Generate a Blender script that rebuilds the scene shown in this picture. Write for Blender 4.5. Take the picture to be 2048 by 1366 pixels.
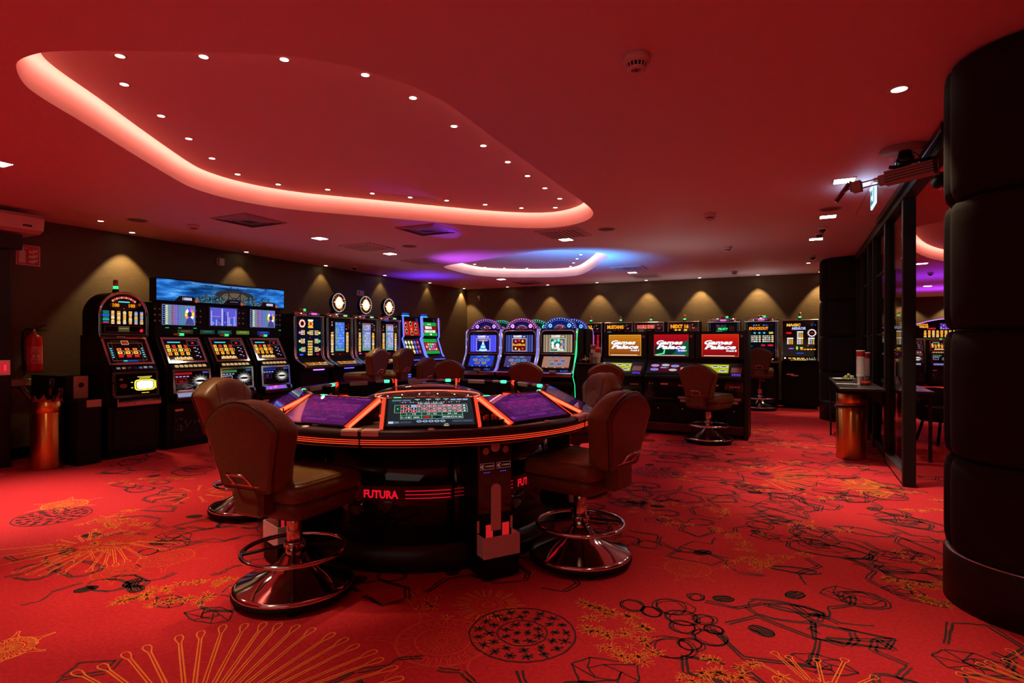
import bpy, math, random
from mathutils import Matrix, Vector
from mathutils.geometry import tessellate_polygon
PI = math.pi
R = math.radians
for o in list(bpy.data.objects):
    bpy.data.objects.remove(o)
scene = bpy.context.scene
C = scene.collection

# ------------------------------------------------------------------ camera, world, exposure
cd = bpy.data.cameras.new('camera')
cd.sensor_width = 36.0
cd.lens = 36.0 * 1149.0 / 2048.0
cd.shift_y = 2.0 / 2048.0
cd.clip_start = 0.05
cam = bpy.data.objects.new('camera', cd)
cam.location = (0, 0, 1.25)
cam.rotation_euler = (R(90), 0, R(26.2))
C.objects.link(cam)
scene.camera = cam
world = bpy.data.worlds.new('world')
scene.world = world
world.use_nodes = True
world.node_tree.nodes['Background'].inputs[0].default_value = (0, 0, 0, 1)
scene.view_settings.view_transform = 'Standard'
scene.view_settings.look = 'None'
scene.view_settings.exposure = 0.0
scene.view_settings.gamma = 1.0
scene.view_settings.use_curve_mapping = False
try:
    scene.cycles.use_denoising = True
    scene.cycles.sample_clamp_indirect = 4.0
    scene.cycles.caustics_reflective = False
    scene.cycles.caustics_refractive = False
    scene.cycles.diffuse_bounces = 5
    scene.cycles.glossy_bounces = 3
    scene.cycles.max_bounces = 9
except Exception:
    pass

# light levels, all in one place
DOWN_W = 62.0        # ring downlights of the coves
SQUARE_W = 185.0     # square floor lights
WALL_W = 80.0        # wall washers
COVE = 21.0           # LED band of the coves
WARM = (1.0, 0.72, 0.42)
COVE_COL = (1.0, 0.20, 0.145)

area = bpy.data.lights.new('hall_fill', 'AREA'); area.shape = 'RECTANGLE'; area.size = 5.0; area.size_y = 2.8; area.energy = 17; area.color = (1, .80, .66)  # added soft neutral fill from behind the camera, not a fixture of the hall
_o = bpy.data.objects.new('hall_fill', area); _o.location = (-1.2, -2.6, 2.5); _o.rotation_euler = (R(48), 0, 0); C.objects.link(_o)

def spot(name, loc, power, color, size=90, blend=0.5, radius=0.03, parent=None, rot=(0, 0, 0)):
    l = bpy.data.lights.new(name, 'SPOT')
    l.energy = power; l.color = color; l.spot_size = R(size); l.spot_blend = blend; l.shadow_soft_size = radius
    o = bpy.data.objects.new(name, l)
    o.location = loc; o.rotation_euler = rot
    C.objects.link(o)
    if parent: o.parent = parent
    return o

# ------------------------------------------------------------------ materials
MC = {}
def mat(name, col=(.5, .5, .5), rough=.5, metal=0.0, spec=.5, coat=0.0, emit=None, es=0.0):
    if name in MC: return MC[name]
    m = bpy.data.materials.new(name); m.use_nodes = True
    b = m.node_tree.nodes['Principled BSDF']
    b.inputs['Base Color'].default_value = (*col, 1)
    b.inputs['Roughness'].default_value = rough
    b.inputs['Metallic'].default_value = metal
    b.inputs['Specular IOR Level'].default_value = spec
    b.inputs['Coat Weight'].default_value = coat
    if emit:
        b.inputs['Emission Color'].default_value = (*emit, 1)
        b.inputs['Emission Strength'].default_value = es
    MC[name] = m
    return m
def lin(c): return c / 12.92 if c <= .04045 else ((c + .055) / 1.055) ** 2.4
def em(r, g, b, s=1.0, sample=False):
    """a lit colour, given in display values 0..255"""
    k = 'glow_%d_%d_%d_%d' % (r, g, b, int(s * 100))
    if k in MC: return MC[k]
    m = bpy.data.materials.new(k); m.use_nodes = True
    nt = m.node_tree; nt.nodes.clear()
    e = nt.nodes.new('ShaderNodeEmission'); out = nt.nodes.new('ShaderNodeOutputMaterial')
    e.inputs[0].default_value = (lin(r / 255), lin(g / 255), lin(b / 255), 1); e.inputs[1].default_value = s
    nt.links.new(e.outputs[0], out.inputs[0])
    if not sample:
        try: m.cycles.emission_sampling = 'NONE'
        except Exception: pass
    MC[k] = m
    return m
def noisy(name, c1, c2, scale, rough, stretch=(1, 1, 1), bump=0.0, metal=0.0, detail=4, coat=0.0, spec=.5):
    if name in MC: return MC[name]
    m = mat(name, c1, rough, metal, coat=coat, spec=spec)
    nt = m.node_tree; b = nt.nodes['Principled BSDF']
    tc = nt.nodes.new('ShaderNodeTexCoord'); mp = nt.nodes.new('ShaderNodeMapping')
    mp.inputs['Scale'].default_value = stretch
    n = nt.nodes.new('ShaderNodeTexNoise'); n.inputs['Scale'].default_value = scale; n.inputs['Detail'].default_value = detail
    r = nt.nodes.new('ShaderNodeValToRGB')
    r.color_ramp.elements[0].position = .35; r.color_ramp.elements[1].position = .68
    r.color_ramp.elements[0].color = (*c1, 1); r.color_ramp.elements[1].color = (*c2, 1)
    nt.links.new(tc.outputs['Object'], mp.inputs[0]); nt.links.new(mp.outputs[0], n.inputs['Vector'])
    nt.links.new(n.outputs['Fac'], r.inputs[0]); nt.links.new(r.outputs[0], b.inputs['Base Color'])
    if bump:
        bp = nt.nodes.new('ShaderNodeBump'); bp.inputs['Strength'].default_value = bump; bp.inputs['Distance'].default_value = .01
        nt.links.new(n.outputs['Fac'], bp.inputs['Height']); nt.links.new(bp.outputs[0], b.inputs['Normal'])
    return m
CARPET = noisy('red_carpet', (.45, .005, .011), (.62, .010, .018), 60, .95, bump=.25)
YARN_ORANGE = mat('orange_yarn', (.95, .22, .025), .9)
YARN_RUST = mat('rust_yarn', (.72, .055, .018), .9)
YARN_DARK = mat('charcoal_yarn', (.035, .012, .012), .9)
YARN_GREY = mat('grey_yarn', (.075, .020, .020), .9)
CEIL = mat('ceiling_paint', (.84, .77, .75), .55)
COVEW = mat('cove_paint', (.85, .80, .78), .7)
WALLP = noisy('grasscloth_wallpaper', (.072, .043, .016), (.135, .087, .032), 9, .62, stretch=(1.2, 1.2, 46), bump=.25, detail=6)
BLACK = mat('black_laminate', (.007, .006, .006), .45, spec=.12)
GLOSS = mat('gloss_black', (.008, .007, .007), .07, coat=.4)
SATIN = mat('black_metal', (.018, .016, .015), .32, .4)
GLASSB = mat('dark_screen_glass', (.006, .006, .008), .06)
CHROME = mat('chrome', (.80, .78, .76), .10, 1.0)
CHROME2 = mat('brushed_steel', (.62, .58, .55), .28, 1.0)
WHITE = mat('white_plastic', (.78, .75, .72), .45)
GREYP = mat('grey_plastic', (.42, .40, .39), .5)
RUBBER = mat('black_rubber', (.007, .006, .006), .7, spec=.2)
GOLD = noisy('brushed_brass', (.66, .30, .055), (.80, .40, .09), 4, .30, stretch=(60, 60, .6), metal=1.0)
_b = GOLD.node_tree.nodes['Principled BSDF']; _b.inputs['Anisotropic'].default_value = .92; _b.inputs['Anisotropic Rotation'].default_value = .25
_t = GOLD.node_tree.nodes.new('ShaderNodeTangent'); _t.direction_type = 'RADIAL'; _t.axis = 'Z'; GOLD.node_tree.links.new(_t.outputs[0], _b.inputs['Tangent'])
LEATHER = noisy('brown_leather', (.150, .078, .020), (.185, .098, .026), 55, .40, bump=.10)
LEATHER2 = noisy('brown_leather_shell', (.105, .042, .015), (.130, .052, .019), 55, .42, bump=.08)
PIPING = mat('dark_piping', (.055, .028, .014), .22, coat=.3)
PAD = noisy('charcoal_upholstery', (.010, .008, .008), (.016, .012, .012), 300, .8, bump=.05, spec=.2)
PLASTIC = mat('clear_tray', (.80, .72, .70), .35)
WOODP = mat('wood_plate', (.42, .24, .16), .5)
REDP = mat('red_enamel', (.55, .012, .012), .28, coat=.3)
RAY = mat('anthracite_frame', (.011, .008, .007), .5, spec=.2)
def glass_mat(name, tint, f0=.04, power=5.0, rough=0.0):
    if name in MC: return MC[name]
    m = bpy.data.materials.new(name); m.use_nodes = True
    nt = m.node_tree; nt.nodes.clear()
    out = nt.nodes.new('ShaderNodeOutputMaterial'); mx = nt.nodes.new('ShaderNodeMixShader')
    t = nt.nodes.new('ShaderNodeBsdfTransparent'); g = nt.nodes.new('ShaderNodeBsdfGlossy')
    lw = nt.nodes.new('ShaderNodeLayerWeight'); lw.inputs[0].default_value = .5
    pw = nt.nodes.new('ShaderNodeMath'); pw.operation = 'POWER'; pw.inputs[1].default_value = power
    f = nt.nodes.new('ShaderNodeMapRange'); f.inputs['To Min'].default_value = f0; f.inputs['To Max'].default_value = 1.0
    nt.links.new(lw.outputs['Facing'], pw.inputs[0]); nt.links.new(pw.outputs[0], f.inputs['Value'])
    t.inputs[0].default_value = (*tint, 1); g.inputs['Roughness'].default_value = rough
    nt.links.new(f.outputs[0], mx.inputs[0]); nt.links.new(t.outputs[0], mx.inputs[1]); nt.links.new(g.outputs[0], mx.inputs[2])
    nt.links.new(mx.outputs[0], out.inputs[0])
    MC[name] = m
    return m
PANE = glass_mat('smoked_pane', (.74, .70, .70), .02, 9.0)
DOME = glass_mat('dome_glass', (.93, .91, .93), .02, 7.0)
COVER = glass_mat('screen_cover', (.97, .96, .97), .24)
TUMBLER = glass_mat('tumbler_glass', (.9, .88, .86), .04, 4.0)

# ------------------------------------------------------------------ mesh helpers
class Frame:
    """a flat face: origin, width vector and height vector (unit), normal towards the viewer"""
    def __init__(s, o, u, v):
        s.o = Vector(o); s.u = Vector(u).normalized(); s.v = Vector(v).normalized(); s.n = s.u.cross(s.v)
    def P(s, a, b, d=0.0): return s.o + s.u * a + s.v * b + s.n * d
class Drum:
    """a face wrapped round a vertical cylinder; a runs along the arc"""
    def __init__(s, r, mid): s.r = r; s.m = mid
    def P(s, a, b, d=0.0):
        t = s.m + a / s.r
        return Vector(((s.r + d) * math.cos(t), (s.r + d) * math.sin(t), b))
TXT = {}
def glyphs(t, bold=0.0, shear=0.0):
    k = (t, bold, shear)
    if k not in TXT:
        c = bpy.data.curves.new('lettering', 'FONT'); c.body = t; c.resolution_u = 2; c.offset = bold; c.shear = shear
        o = bpy.data.objects.new('lettering', c); m = o.to_mesh()
        vs = [(v.co.x, v.co.y) for v in m.vertices]; fs = [tuple(p.vertices) for p in m.polygons]
        o.to_mesh_clear(); bpy.data.objects.remove(o); bpy.data.curves.remove(c)
        x0 = min(v[0] for v in vs); x1 = max(v[0] for v in vs); y1 = max(v[1] for v in vs); y0 = min(min(v[1] for v in vs), 0)
        TXT[k] = ([(x - x0, y) for x, y in vs], fs, x1 - x0, y1)
    return TXT[k]
def chaikin(p, n=2):
    for _ in range(n):
        q = []
        for i in range(len(p)):
            a, b = p[i], p[(i + 1) % len(p)]
            q += [(a[0] * .75 + b[0] * .25, a[1] * .75 + b[1] * .25), (a[0] * .25 + b[0] * .75, a[1] * .25 + b[1] * .75)]
        p = q
    return p
def inset(p, d):
    n = len(p); out = []
    area = sum(p[i][0] * p[(i + 1) % n][1] - p[(i + 1) % n][0] * p[i][1] for i in range(n))
    s = 1 if area > 0 else -1
    for i in range(n):
        a, b, c = p[i - 1], p[i], p[(i + 1) % n]
        t = Vector((c[0] - a[0], c[1] - a[1])).normalized()
        out.append((b[0] - t.y * d * s, b[1] + t.x * d * s))
    return out
class MB:
    def __init__(s): s.v = []; s.f = []; s.k = []; s.s = []; s.m = []; s.T = Matrix()
    def mi(s, m):
        if m not in s.m: s.m.append(m)
        return s.m.index(m)
    def add(s, vs, fs, m, smooth=False):
        n = len(s.v); k = s.mi(m); T = s.T
        s.v += [tuple(T @ Vector(p)) for p in vs]
        for f in fs: s.f.append(tuple(i + n for i in f)); s.k.append(k); s.s.append(smooth)
        return s
    def box(s, x0, x1, y0, y1, z0, z1, m, ch=0.0):
        if ch <= 0:
            vs = [(x, y, z) for z in (z0, z1) for y in (y0, y1) for x in (x0, x1)]
            return s.add(vs, [(0, 2, 3, 1), (4, 5, 7, 6), (0, 1, 5, 4), (2, 6, 7, 3), (0, 4, 6, 2), (1, 3, 7, 5)], m)
        vs = []; ix = {}
        X, Y, Z = (x0, x1), (y0, y1), (z0, z1); c = ch
        for i in (0, 1):
            for j in (0, 1):
                for k in (0, 1):
                    sx, sy, sz = (1, -1)[i], (1, -1)[j], (1, -1)[k]
                    for ax, p in (('x', (X[i], Y[j] + sy * c, Z[k] + sz * c)), ('y', (X[i] + sx * c, Y[j], Z[k] + sz * c)), ('z', (X[i] + sx * c, Y[j] + sy * c, Z[k]))):
                        ix[i, j, k, ax] = len(vs); vs.append(p)
        g = lambda i, j, k, a: ix[i, j, k, a]
        fs = []
        for i in (0, 1):
            fs.append(tuple(g(i, j, k, 'x') for j, k in ((0, 0), (1, 0), (1, 1), (0, 1))))
            fs.append(tuple(g(j, i, k, 'y') for j, k in ((0, 0), (1, 0), (1, 1), (0, 1))))
            fs.append(tuple(g(j, k, i, 'z') for j, k in ((0, 0), (1, 0), (1, 1), (0, 1))))
        for a in (0, 1):
            for b in (0, 1):
                fs.append((g(a, b, 0, 'x'), g(a, b, 0, 'y'), g(a, b, 1, 'y'), g(a, b, 1, 'x')))
                fs.append((g(a, 0, b, 'x'), g(a, 0, b, 'z'), g(a, 1, b, 'z'), g(a, 1, b, 'x')))
                fs.append((g(0, a, b, 'y'), g(0, a, b, 'z'), g(1, a, b, 'z'), g(1, a, b, 'y')))
                for c2 in (0, 1): fs.append((g(a, b, c2, 'x'), g(a, b, c2, 'y'), g(a, b, c2, 'z')))
        return s.add(vs, fs, m)
    def prism(s, pts, x0, x1, m, smooth=False):
        """side profile (y, z) drawn out along x"""
        n = len(pts)
        vs = [(x0, y, z) for y, z in pts] + [(x1, y, z) for y, z in pts]
        fs = [tuple(range(n))[::-1], tuple(range(n, 2 * n))] + [(i, (i + 1) % n, (i + 1) % n + n, i + n) for i in range(n)]
        return s.add(vs, fs, m, smooth)
    def slab(s, pts, y0, y1, m):
        """front outline (x, z) drawn out along y"""
        n = len(pts)
        vs = [(x, y0, z) for x, z in pts] + [(x, y1, z) for x, z in pts]
        fs = [tuple(range(n)), tuple(range(n, 2 * n))[::-1]] + [(i, i + n, (i + 1) % n + n, (i + 1) % n) for i in range(n)]
        return s.add(vs, fs, m)
    def plate(s, pts, z0, z1, m):
        n = len(pts)
        vs = [(x, y, z0) for x, y in pts] + [(x, y, z1) for x, y in pts]
        fs = [tuple(range(n))[::-1], tuple(range(n, 2 * n))] + [(i, (i + 1) % n, (i + 1) % n + n, i + n) for i in range(n)]
        return s.add(vs, fs, m)
    def lathe(s, prof, m, c=(0, 0, 0), seg=32, smooth=True, a0=0.0, a1=2 * PI, caps=False):
        full = abs(a1 - a0 - 2 * PI) < 1e-6
        n = seg if full else seg + 1; k = len(prof)
        vs = []
        for i in range(n):
            a = a0 + (a1 - a0) * i / seg
            vs += [(c[0] + r * math.cos(a), c[1] + r * math.sin(a), c[2] + z) for r, z in prof]
        fs = []
        for i in range(seg):
            j = (i + 1) % n
            for q in range(k - 1): fs.append((i * k + q, j * k + q, j * k + q + 1, i * k + q + 1))
        if caps and not full: fs += [tuple(range(k)), tuple(range((n - 1) * k, n * k))[::-1]]
        return s.add(vs, fs, m, smooth)
    def loft(s, rings, m, smooth=True, cap=True):
        n = len(rings[0]); vs = [p for r in rings for p in r]; fs = []
        for a in range(len(rings) - 1):
            for i in range(n):
                j = (i + 1) % n
                fs.append((a * n + i, a * n + j, a * n + n + j, a * n + n + i))
        s.add(vs, fs, m, smooth)
        if cap:
            s.add(rings[0], [tuple(range(n))[::-1]], m, False); s.add(rings[-1], [tuple(range(n))], m, False)
        return s
    def tube(s, path, r, m, seg=8, closed=False):
        P = [Vector(p) for p in path]; n = len(P); rings = []
        up = None
        for i in range(n):
            a = P[i - 1] if (closed or i) else P[i]; b = P[(i + 1) % n] if (closed or i < n - 1) else P[i]
            t = (b - a).normalized()
            if up is None: up = Vector((0, 0, 1)) if abs(t.z) < .9 else Vector((1, 0, 0))
            x = t.cross(up)
            if x.length < 1e-5: x = t.orthogonal()
            x.normalize(); y = x.cross(t).normalized(); up = y
            rings.append([tuple(P[i] + x * (r * math.cos(q)) + y * (r * math.sin(q))) for q in (2 * PI * j / seg for j in range(seg))])
        if closed: rings.append(rings[0])
        return s.loft(rings, m, True, not closed)
    def ball(s, c, rx, ry, rz, m, seg=12, rg=8):
        vs = [(c[0], c[1], c[2] - rz)]
        for i in range(1, rg):
            t = -PI / 2 + PI * i / rg
            for j in range(seg):
                a = 2 * PI * j / seg
                vs.append((c[0] + rx * math.cos(t) * math.cos(a), c[1] + ry * math.cos(t) * math.sin(a), c[2] + rz * math.sin(t)))
        vs.append((c[0], c[1], c[2] + rz)); fs = []
        for j in range(seg):
            k = (j + 1) % seg
            fs.append((0, 1 + k, 1 + j)); fs.append((len(vs) - 1, len(vs) - 1 - seg + j, len(vs) - 1 - seg + k))
            for i in range(rg - 2): fs.append((1 + i * seg + j, 1 + i * seg + k, 1 + i * seg + seg + k, 1 + i * seg + seg + j))
        return s.add(vs, fs, m, True)
    # flat print on a face
    def rect(s, F, a0, b0, a1, b1, m, d=.002, n=1):
        for i in range(n):
            p, q = a0 + (a1 - a0) * i / n, a0 + (a1 - a0) * (i + 1) / n
            s.add([F.P(p, b0, d), F.P(q, b0, d), F.P(q, b1, d), F.P(p, b1, d)], [(0, 1, 2, 3)], m)
        return s
    def poly(s, F, pts, m, d=.002): return s.add([F.P(a, b, d) for a, b in pts], [tuple(range(len(pts)))], m)
    def disc(s, F, a, b, r, m, d=.002, n=16, ry=None):
        ry = ry or r
        return s.poly(F, [(a + r * math.cos(2 * PI * i / n), b + ry * math.sin(2 * PI * i / n)) for i in range(n)], m, d)
    def ring(s, F, a, b, r0, r1, m, d=.002, n=20, t0=0, t1=2 * PI):
        vs = []
        for i in range(n + 1):
            t = t0 + (t1 - t0) * i / n
            vs += [F.P(a + r0 * math.cos(t), b + r0 * math.sin(t), d), F.P(a + r1 * math.cos(t), b + r1 * math.sin(t), d)]
        return s.add(vs, [(2 * i, 2 * i + 1, 2 * i + 3, 2 * i + 2) for i in range(n)], m)
    def frame(s, F, a0, b0, a1, b1, w, m, d=.002):
        s.rect(F, a0, b0, a1, b0 + w, m, d); s.rect(F, a0, b1 - w, a1, b1, m, d)
        s.rect(F, a0, b0 + w, a0 + w, b1 - w, m, d); s.rect(F, a1 - w, b0 + w, a1, b1 - w, m, d)
        return s
    def text(s, F, t, a, b, h, m, d=.003, bold=.02, shear=0.0, w=None, al='c'):
        vs, fs, tw, th = glyphs(t, bold, shear)
        k = h / th; kx = k if w is None else w / tw
        x0 = a - (tw * kx / 2 if al == 'c' else (tw * kx if al == 'r' else 0))
        return s.add([F.P(x0 + x * kx, b + y * k, d) for x, y in vs], fs, m)
    def build(s, name, parent=None, loc=None, rot=None):
        me = bpy.data.meshes.new(name)
        me.from_pydata(s.v, [], s.f)
        for m in s.m: me.materials.append(m)
        me.polygons.foreach_set('material_index', s.k); me.polygons.foreach_set('use_smooth', s.s)
        me.update()
        o = bpy.data.objects.new(name, me); C.objects.link(o)
        if parent: o.parent = parent
        if loc: o.location = loc
        if rot is not None: o.rotation_euler = (0, 0, rot)
        return o
def thing(name, label, cat, loc=(0, 0, 0), rot=0.0, group=None):
    o = bpy.data.objects.new(name, None); C.objects.link(o)
    o.empty_display_size = .1
    o.location = loc; o.rotation_euler = (0, 0, rot)
    return tag(o, label, cat, group)
def tag(o, label, cat, group=None):
    o['label'] = label; o['category'] = cat
    if group: o['group'] = group
    return o
def struct(o, label=None):
    o['kind'] = 'structure'
    if label: o['label'] = label
    return o
ORD = 'first second third fourth fifth sixth seventh eighth ninth tenth eleventh twelfth thirteenth fourteenth'.split()
# ------------------------------------------------------------------ room shell
HC = 2.6
COVES = [
 [(-3.44, 1.46), (-3.53, 1.51), (-3.63, 1.58), (-3.7, 1.66), (-3.77, 1.76), (-3.93, 2.02), (-4.17, 2.37), (-4.42, 2.75), (-4.66, 3.13), (-4.75, 3.34), (-4.78, 3.63), (-4.72, 3.97), (-4.54, 4.32), (-4.3, 4.6), (-4.05, 4.89), (-3.61, 5.41), (-3.2, 5.88), (-2.89, 6.14), (-2.62, 6.27), (-2.4, 6.27), (-2.18, 6.17), (-2.0, 6.0), (-1.89, 5.79), (-1.84, 5.55), (-1.82, 5.15), (-1.81, 4.5), (-1.79, 3.54), (-1.77, 3.02), (-1.76, 2.75), (-1.79, 2.55), (-1.85, 2.38), (-1.91, 2.25), (-2.0, 2.11), (-2.1, 2.0), (-2.25, 1.88), (-2.6, 1.69), (-2.95, 1.51), (-3.06, 1.46), (-3.15, 1.43), (-3.28, 1.42), (-3.37, 1.43)],
 [(-5.67, 8.7), (-5.48, 8.52), (-5.05, 8.38), (-4.45, 8.16), (-4.04, 7.99), (-3.57, 7.81), (-3.32, 7.76), (-3.12, 7.79), (-2.92, 7.95), (-2.69, 8.28), (-2.6, 8.46), (-2.61, 8.72), (-2.78, 9.1), (-3.69, 10.75), (-4.06, 11.04), (-4.46, 11.06), (-5.27, 10.71), (-5.66, 10.33), (-5.8, 9.91), (-5.76, 9.2)],
 [(1.15, 8.4), (1.3, 8.1), (1.5, 7.75), (2.2, 6.9), (3.4, 6.5), (4.6, 7.2), (5.2, 9.0), (4.9, 11.2), (3.8, 12.5), (2.9, 12.5), (2.2, 11.76), (1.68, 10.65), (1.24, 8.9)]]
COVES = [chaikin(c, 2) for c in COVES]
X0, X1, Y0, Y1, YB = -7.5, 8.5, -4.0, 20.7, 12.65

b = MB(); b.box(X0, X1, Y0, Y1, -.05, 0, CARPET); floor = struct(b.build('floor'), 'red carpet woven with orange and charcoal line drawings')
outer = [(X0, Y0), (X1, Y0), (X1, Y1), (X0, Y1)]
loops = [[Vector((x, y, 0)) for x, y in l] for l in [outer] + COVES]
tri = tessellate_polygon(loops)
flat = [p for l in loops for p in l]
b = MB(); b.add([(p.x, p.y, HC) for p in flat], [tuple(t) for t in tri], CEIL); ceiling = struct(b.build('ceiling'))
def wall(name, x0, x1, y0, y1, m=WALLP):
    b = MB(); b.box(x0, x1, y0, y1, 0, HC + .3, m); return struct(b.build(name))
wall('wall_left', X0 - .1, X0, Y0, YB)
wall('wall_back', X0, .98, YB, YB + .1)
wall('wall_far', .94, X1, Y1, Y1 + .1)
wall('wall_right', X1, X1 + .1, Y0, Y1)
wall('wall_front', X0, X1, Y0 - .1, Y0)
wall('wall_side', .88, .98, YB + .1, Y1)
for nm, x0, x1, y0, y1 in (('baseboard_left', X0, X0 + .015, 2.96, YB), ('baseboard_back', X0 + .015, .6, YB - .015, YB)):
    b = MB(); b.box(x0, x1, y0, y1, 0, .12, BLACK, .004); struct(b.build(nm))
b = MB(); b.box(X0, X0 + .03, 2.96, 3.52, .78, .855, WOODP, .005); struct(b.build('trim_4'), 'pale wooden rail on the brown wall behind the brass bin')

# LED coves
for i, pts in enumerate(COVES):
    root = struct(thing('trim_%d' % (i + 1), '', ''))
    del root['category']
    root['label'] = ('large', 'smaller', 'neighbouring room\'s')[i] + ' glowing curved ceiling cove'
    n = len(pts)
    b = MB(); b.add([(x, y, z) for z in (HC, HC + .27) for x, y in pts], [(j, (j + 1) % n, (j + 1) % n + n, j + n) for j in range(n)], COVEW, True)
    b.build('cove_wall', root)
    b = MB(); b.add([(x, y, HC + .27) for x, y in pts], [tuple(t) for t in tessellate_polygon([[Vector((x, y, 0)) for x, y in pts]])], CEIL); b.build('cove_top', root)
    q = inset(pts, .075)
    tr = [tuple(t) for t in tessellate_polygon([[Vector((x, y, 0)) for x, y in q]])]
    b = MB(); b.add([(x, y, HC + .165) for x, y in q], tr, CEIL); b.add([(x, y, HC + .205) for x, y in q], tr, CEIL)
    b.add([(x, y, z) for z in (HC + .165, HC + .205) for x, y in q], [(j, (j + 1) % n, (j + 1) % n + n, j + n) for j in range(n)], CEIL)
    b.build('raised_panel', root)
    q = inset(pts, .071)
    m = mat('cove_led_%d' % i, (.1, .1, .1), .5, emit=(COVE_COL, (1.0, .46, .40), COVE_COL)[i], es=(COVE, COVE * .75, COVE)[i])
    b = MB(); b.add([(x, y, z) for z in (HC + .172, HC + .203) for x, y in q], [(j, (j + 1) % n, (j + 1) % n + n, j + n) for j in range(n)], m); b.build('led_strip', root)

# ------------------------------------------------------------------ downlights
LENS = em(255, 238, 200, 14.0); LENSW = em(255, 240, 214, 40.0, True)
ringb = MB(); ringb.lathe([(.030, -.002), (.046, -.004), (.05, 0)], WHITE, seg=20); lensb = MB(); lensb.lathe([(.0005, -.001), (.031, -.0015)], LENS, seg=20)
RING_ME = LENS_ME = None
def downlight(x, y, z, label, power, size=80, blend=.6, group=None, scale=1.0, color=WARM, lamp=True):
    global RING_ME, LENS_ME
    t = thing('downlight', label, 'downlight', (x, y, z), 0, group)
    if RING_ME is None:
        a = ringb.build('trim_ring', t); c = lensb.build('lens', t); RING_ME, LENS_ME = a.data, c.data
    else:
        for nm, me in (('trim_ring', RING_ME), ('lens', LENS_ME)):
            o = bpy.data.objects.new(nm, me); C.objects.link(o); o.parent = t
    t.scale = (scale, scale, 1)
    if lamp: spot('lamp', (0, 0, -.012), power, color, size, blend, .03, t)
    return t
def square_light(x, y, label, power, s=.15, z=HC, lamp=True):
    t = thing('square_downlight', label, 'downlight', (x, y, z), 0, 'square ceiling lights')
    b = MB(); F = s / 2
    b.box(-F - .012, F + .012, -F - .012, -F, -.005, 0, WHITE); b.box(-F - .012, F + .012, F, F + .012, -.005, 0, WHITE)
    b.box(-F - .012, -F, -F, F, -.005, 0, WHITE); b.box(F, F + .012, -F, F, -.005, 0, WHITE); b.build('trim_frame', t)
    b = MB(); b.box(-F, F, -F, F, -.003, -.001, LENSW); b.build('lens', t)
    if lamp: spot('lamp', (0, 0, -.012), power, (1, .80, .58), 64, .85, .05, t)
    return t
NEAR = [(-3.2, 1.81), (-2.81, 2.01), (-2.45, 2.22), (-2.18, 2.55), (-2.12, 2.92), (-2.14, 3.43), (-2.15, 3.87), (-2.16, 4.31), (-2.18, 4.75), (-2.2, 5.2), (-2.22, 5.65)]
FAR = [(-3.53, 2.02), (-3.8, 2.41), (-4.04, 2.77), (-4.3, 3.15), (-4.5, 3.55), (-4.44, 3.95), (-4.15, 4.3), (-3.85, 4.61), (-3.6, 4.91), (-3.33, 5.19), (-3.05, 5.53), (-2.76, 5.85), (-2.41, 6.0)]
for i, (x, y) in enumerate(NEAR):
    downlight(x, y, HC + .165, '%s downlight from the left in the upper row of the large glowing cove' % ORD[i], DOWN_W, 46, group='downlights in the large cove', scale=.74)
for i, (x, y) in enumerate(FAR):
    downlight(x, y, HC + .165, '%s downlight from the left in the lower row of the large glowing cove' % ORD[i], DOWN_W, 46, group='downlights in the large cove', scale=.74)
for i, (x, y) in enumerate([(-5.56, 9.66), (-5.6, 10.13), (-5.31, 10.43), (-4.9, 10.65), (-4.01, 10.79), (-3.77, 10.31), (-3.53, 9.84), (-3.31, 9.42)]):
    downlight(x, y, HC + .165, '%s downlight from the left inside the smaller far cove' % ORD[i], DOWN_W, 46, group='downlights in the far cove', scale=.74)
for i, (x, y, p) in enumerate([(-7.18, 4.27, 1.15), (-7.22, 5.94, .30), (-7.27, 7.61, .22), (-7.27, 9.23, .20), (-7.3, 10.86, .16), (-7.3, 12.36, .9)]):
    downlight(x - .12, y, HC, '%s wall downlight along the left brown wall, counted from the extinguisher end' % ORD[i], WALL_W * p, 78, .30, 'wall downlights on the left', color=(1, .68, .32))
for i, (x, p) in enumerate([(-6.26, .45), (-5.2, .6), (-4.0, .8), (-2.89, .95), (-1.78, 1.3), (-.66, 1.3), (.44, 1.3)]):
    downlight(x, 12.47, HC, '%s wall downlight above the back wall, counted from the room corner' % ORD[i], WALL_W * p, 72, .30, 'wall downlights at the back', color=(1, .68, .32))
downlight(.5, 3.66, HC, 'large round downlight alone on the ceiling beside the padded column', 60, 60, .7, scale=1.25)
downlight(-6.92, 3.71, HC, 'unlit looking round downlight close to the air curtain', 0, lamp=False, scale=.9)
downlight(.21, 10.98, HC, 'round downlight by the far padded column', 30, 70)
for x, y, l in [(-5.52, 5.58, 'square ceiling light left of the louvred vent nearest the three machine bank'), (-5.52, 7.02, 'square ceiling light between the two left louvred vents'), (-2.69, 7.07, 'square ceiling light just beyond the tip of the large glowing cove'),
                (-5.62, 10.9, 'square ceiling light between the far cove and the back left corner'), (-2.81, 10.97, 'square ceiling light between the two far right vents'),
                (.37, 5.52, 'square ceiling light beside the exit sign'), (.32, 7.02, 'square ceiling light second in the row along the glass wall'), (.25, 8.47, 'square ceiling light third in the row along the glass wall'), (-5.38, 2.16, 'square ceiling light cut by the left edge of the photo')]:
    square_light(x, y, l, SQUARE_W * (2.5 if y < 3 else 1.6 if (x > 0 and y < 6) else .55 if y > 9 else .9))
for x, y, p in ((-2.7, .85, .68), (.15, 1.8, .8), (-1.3, -1.2, 1.7), (1.2, -.8, 1.7), (-4.6, -.6, 1.7)):   # lamps over the part of the hall behind the camera
    spot('ceiling_lamp', (x, y, HC - .02), SQUARE_W * p, (1, .78, .55), 74, .85, .05)
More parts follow.
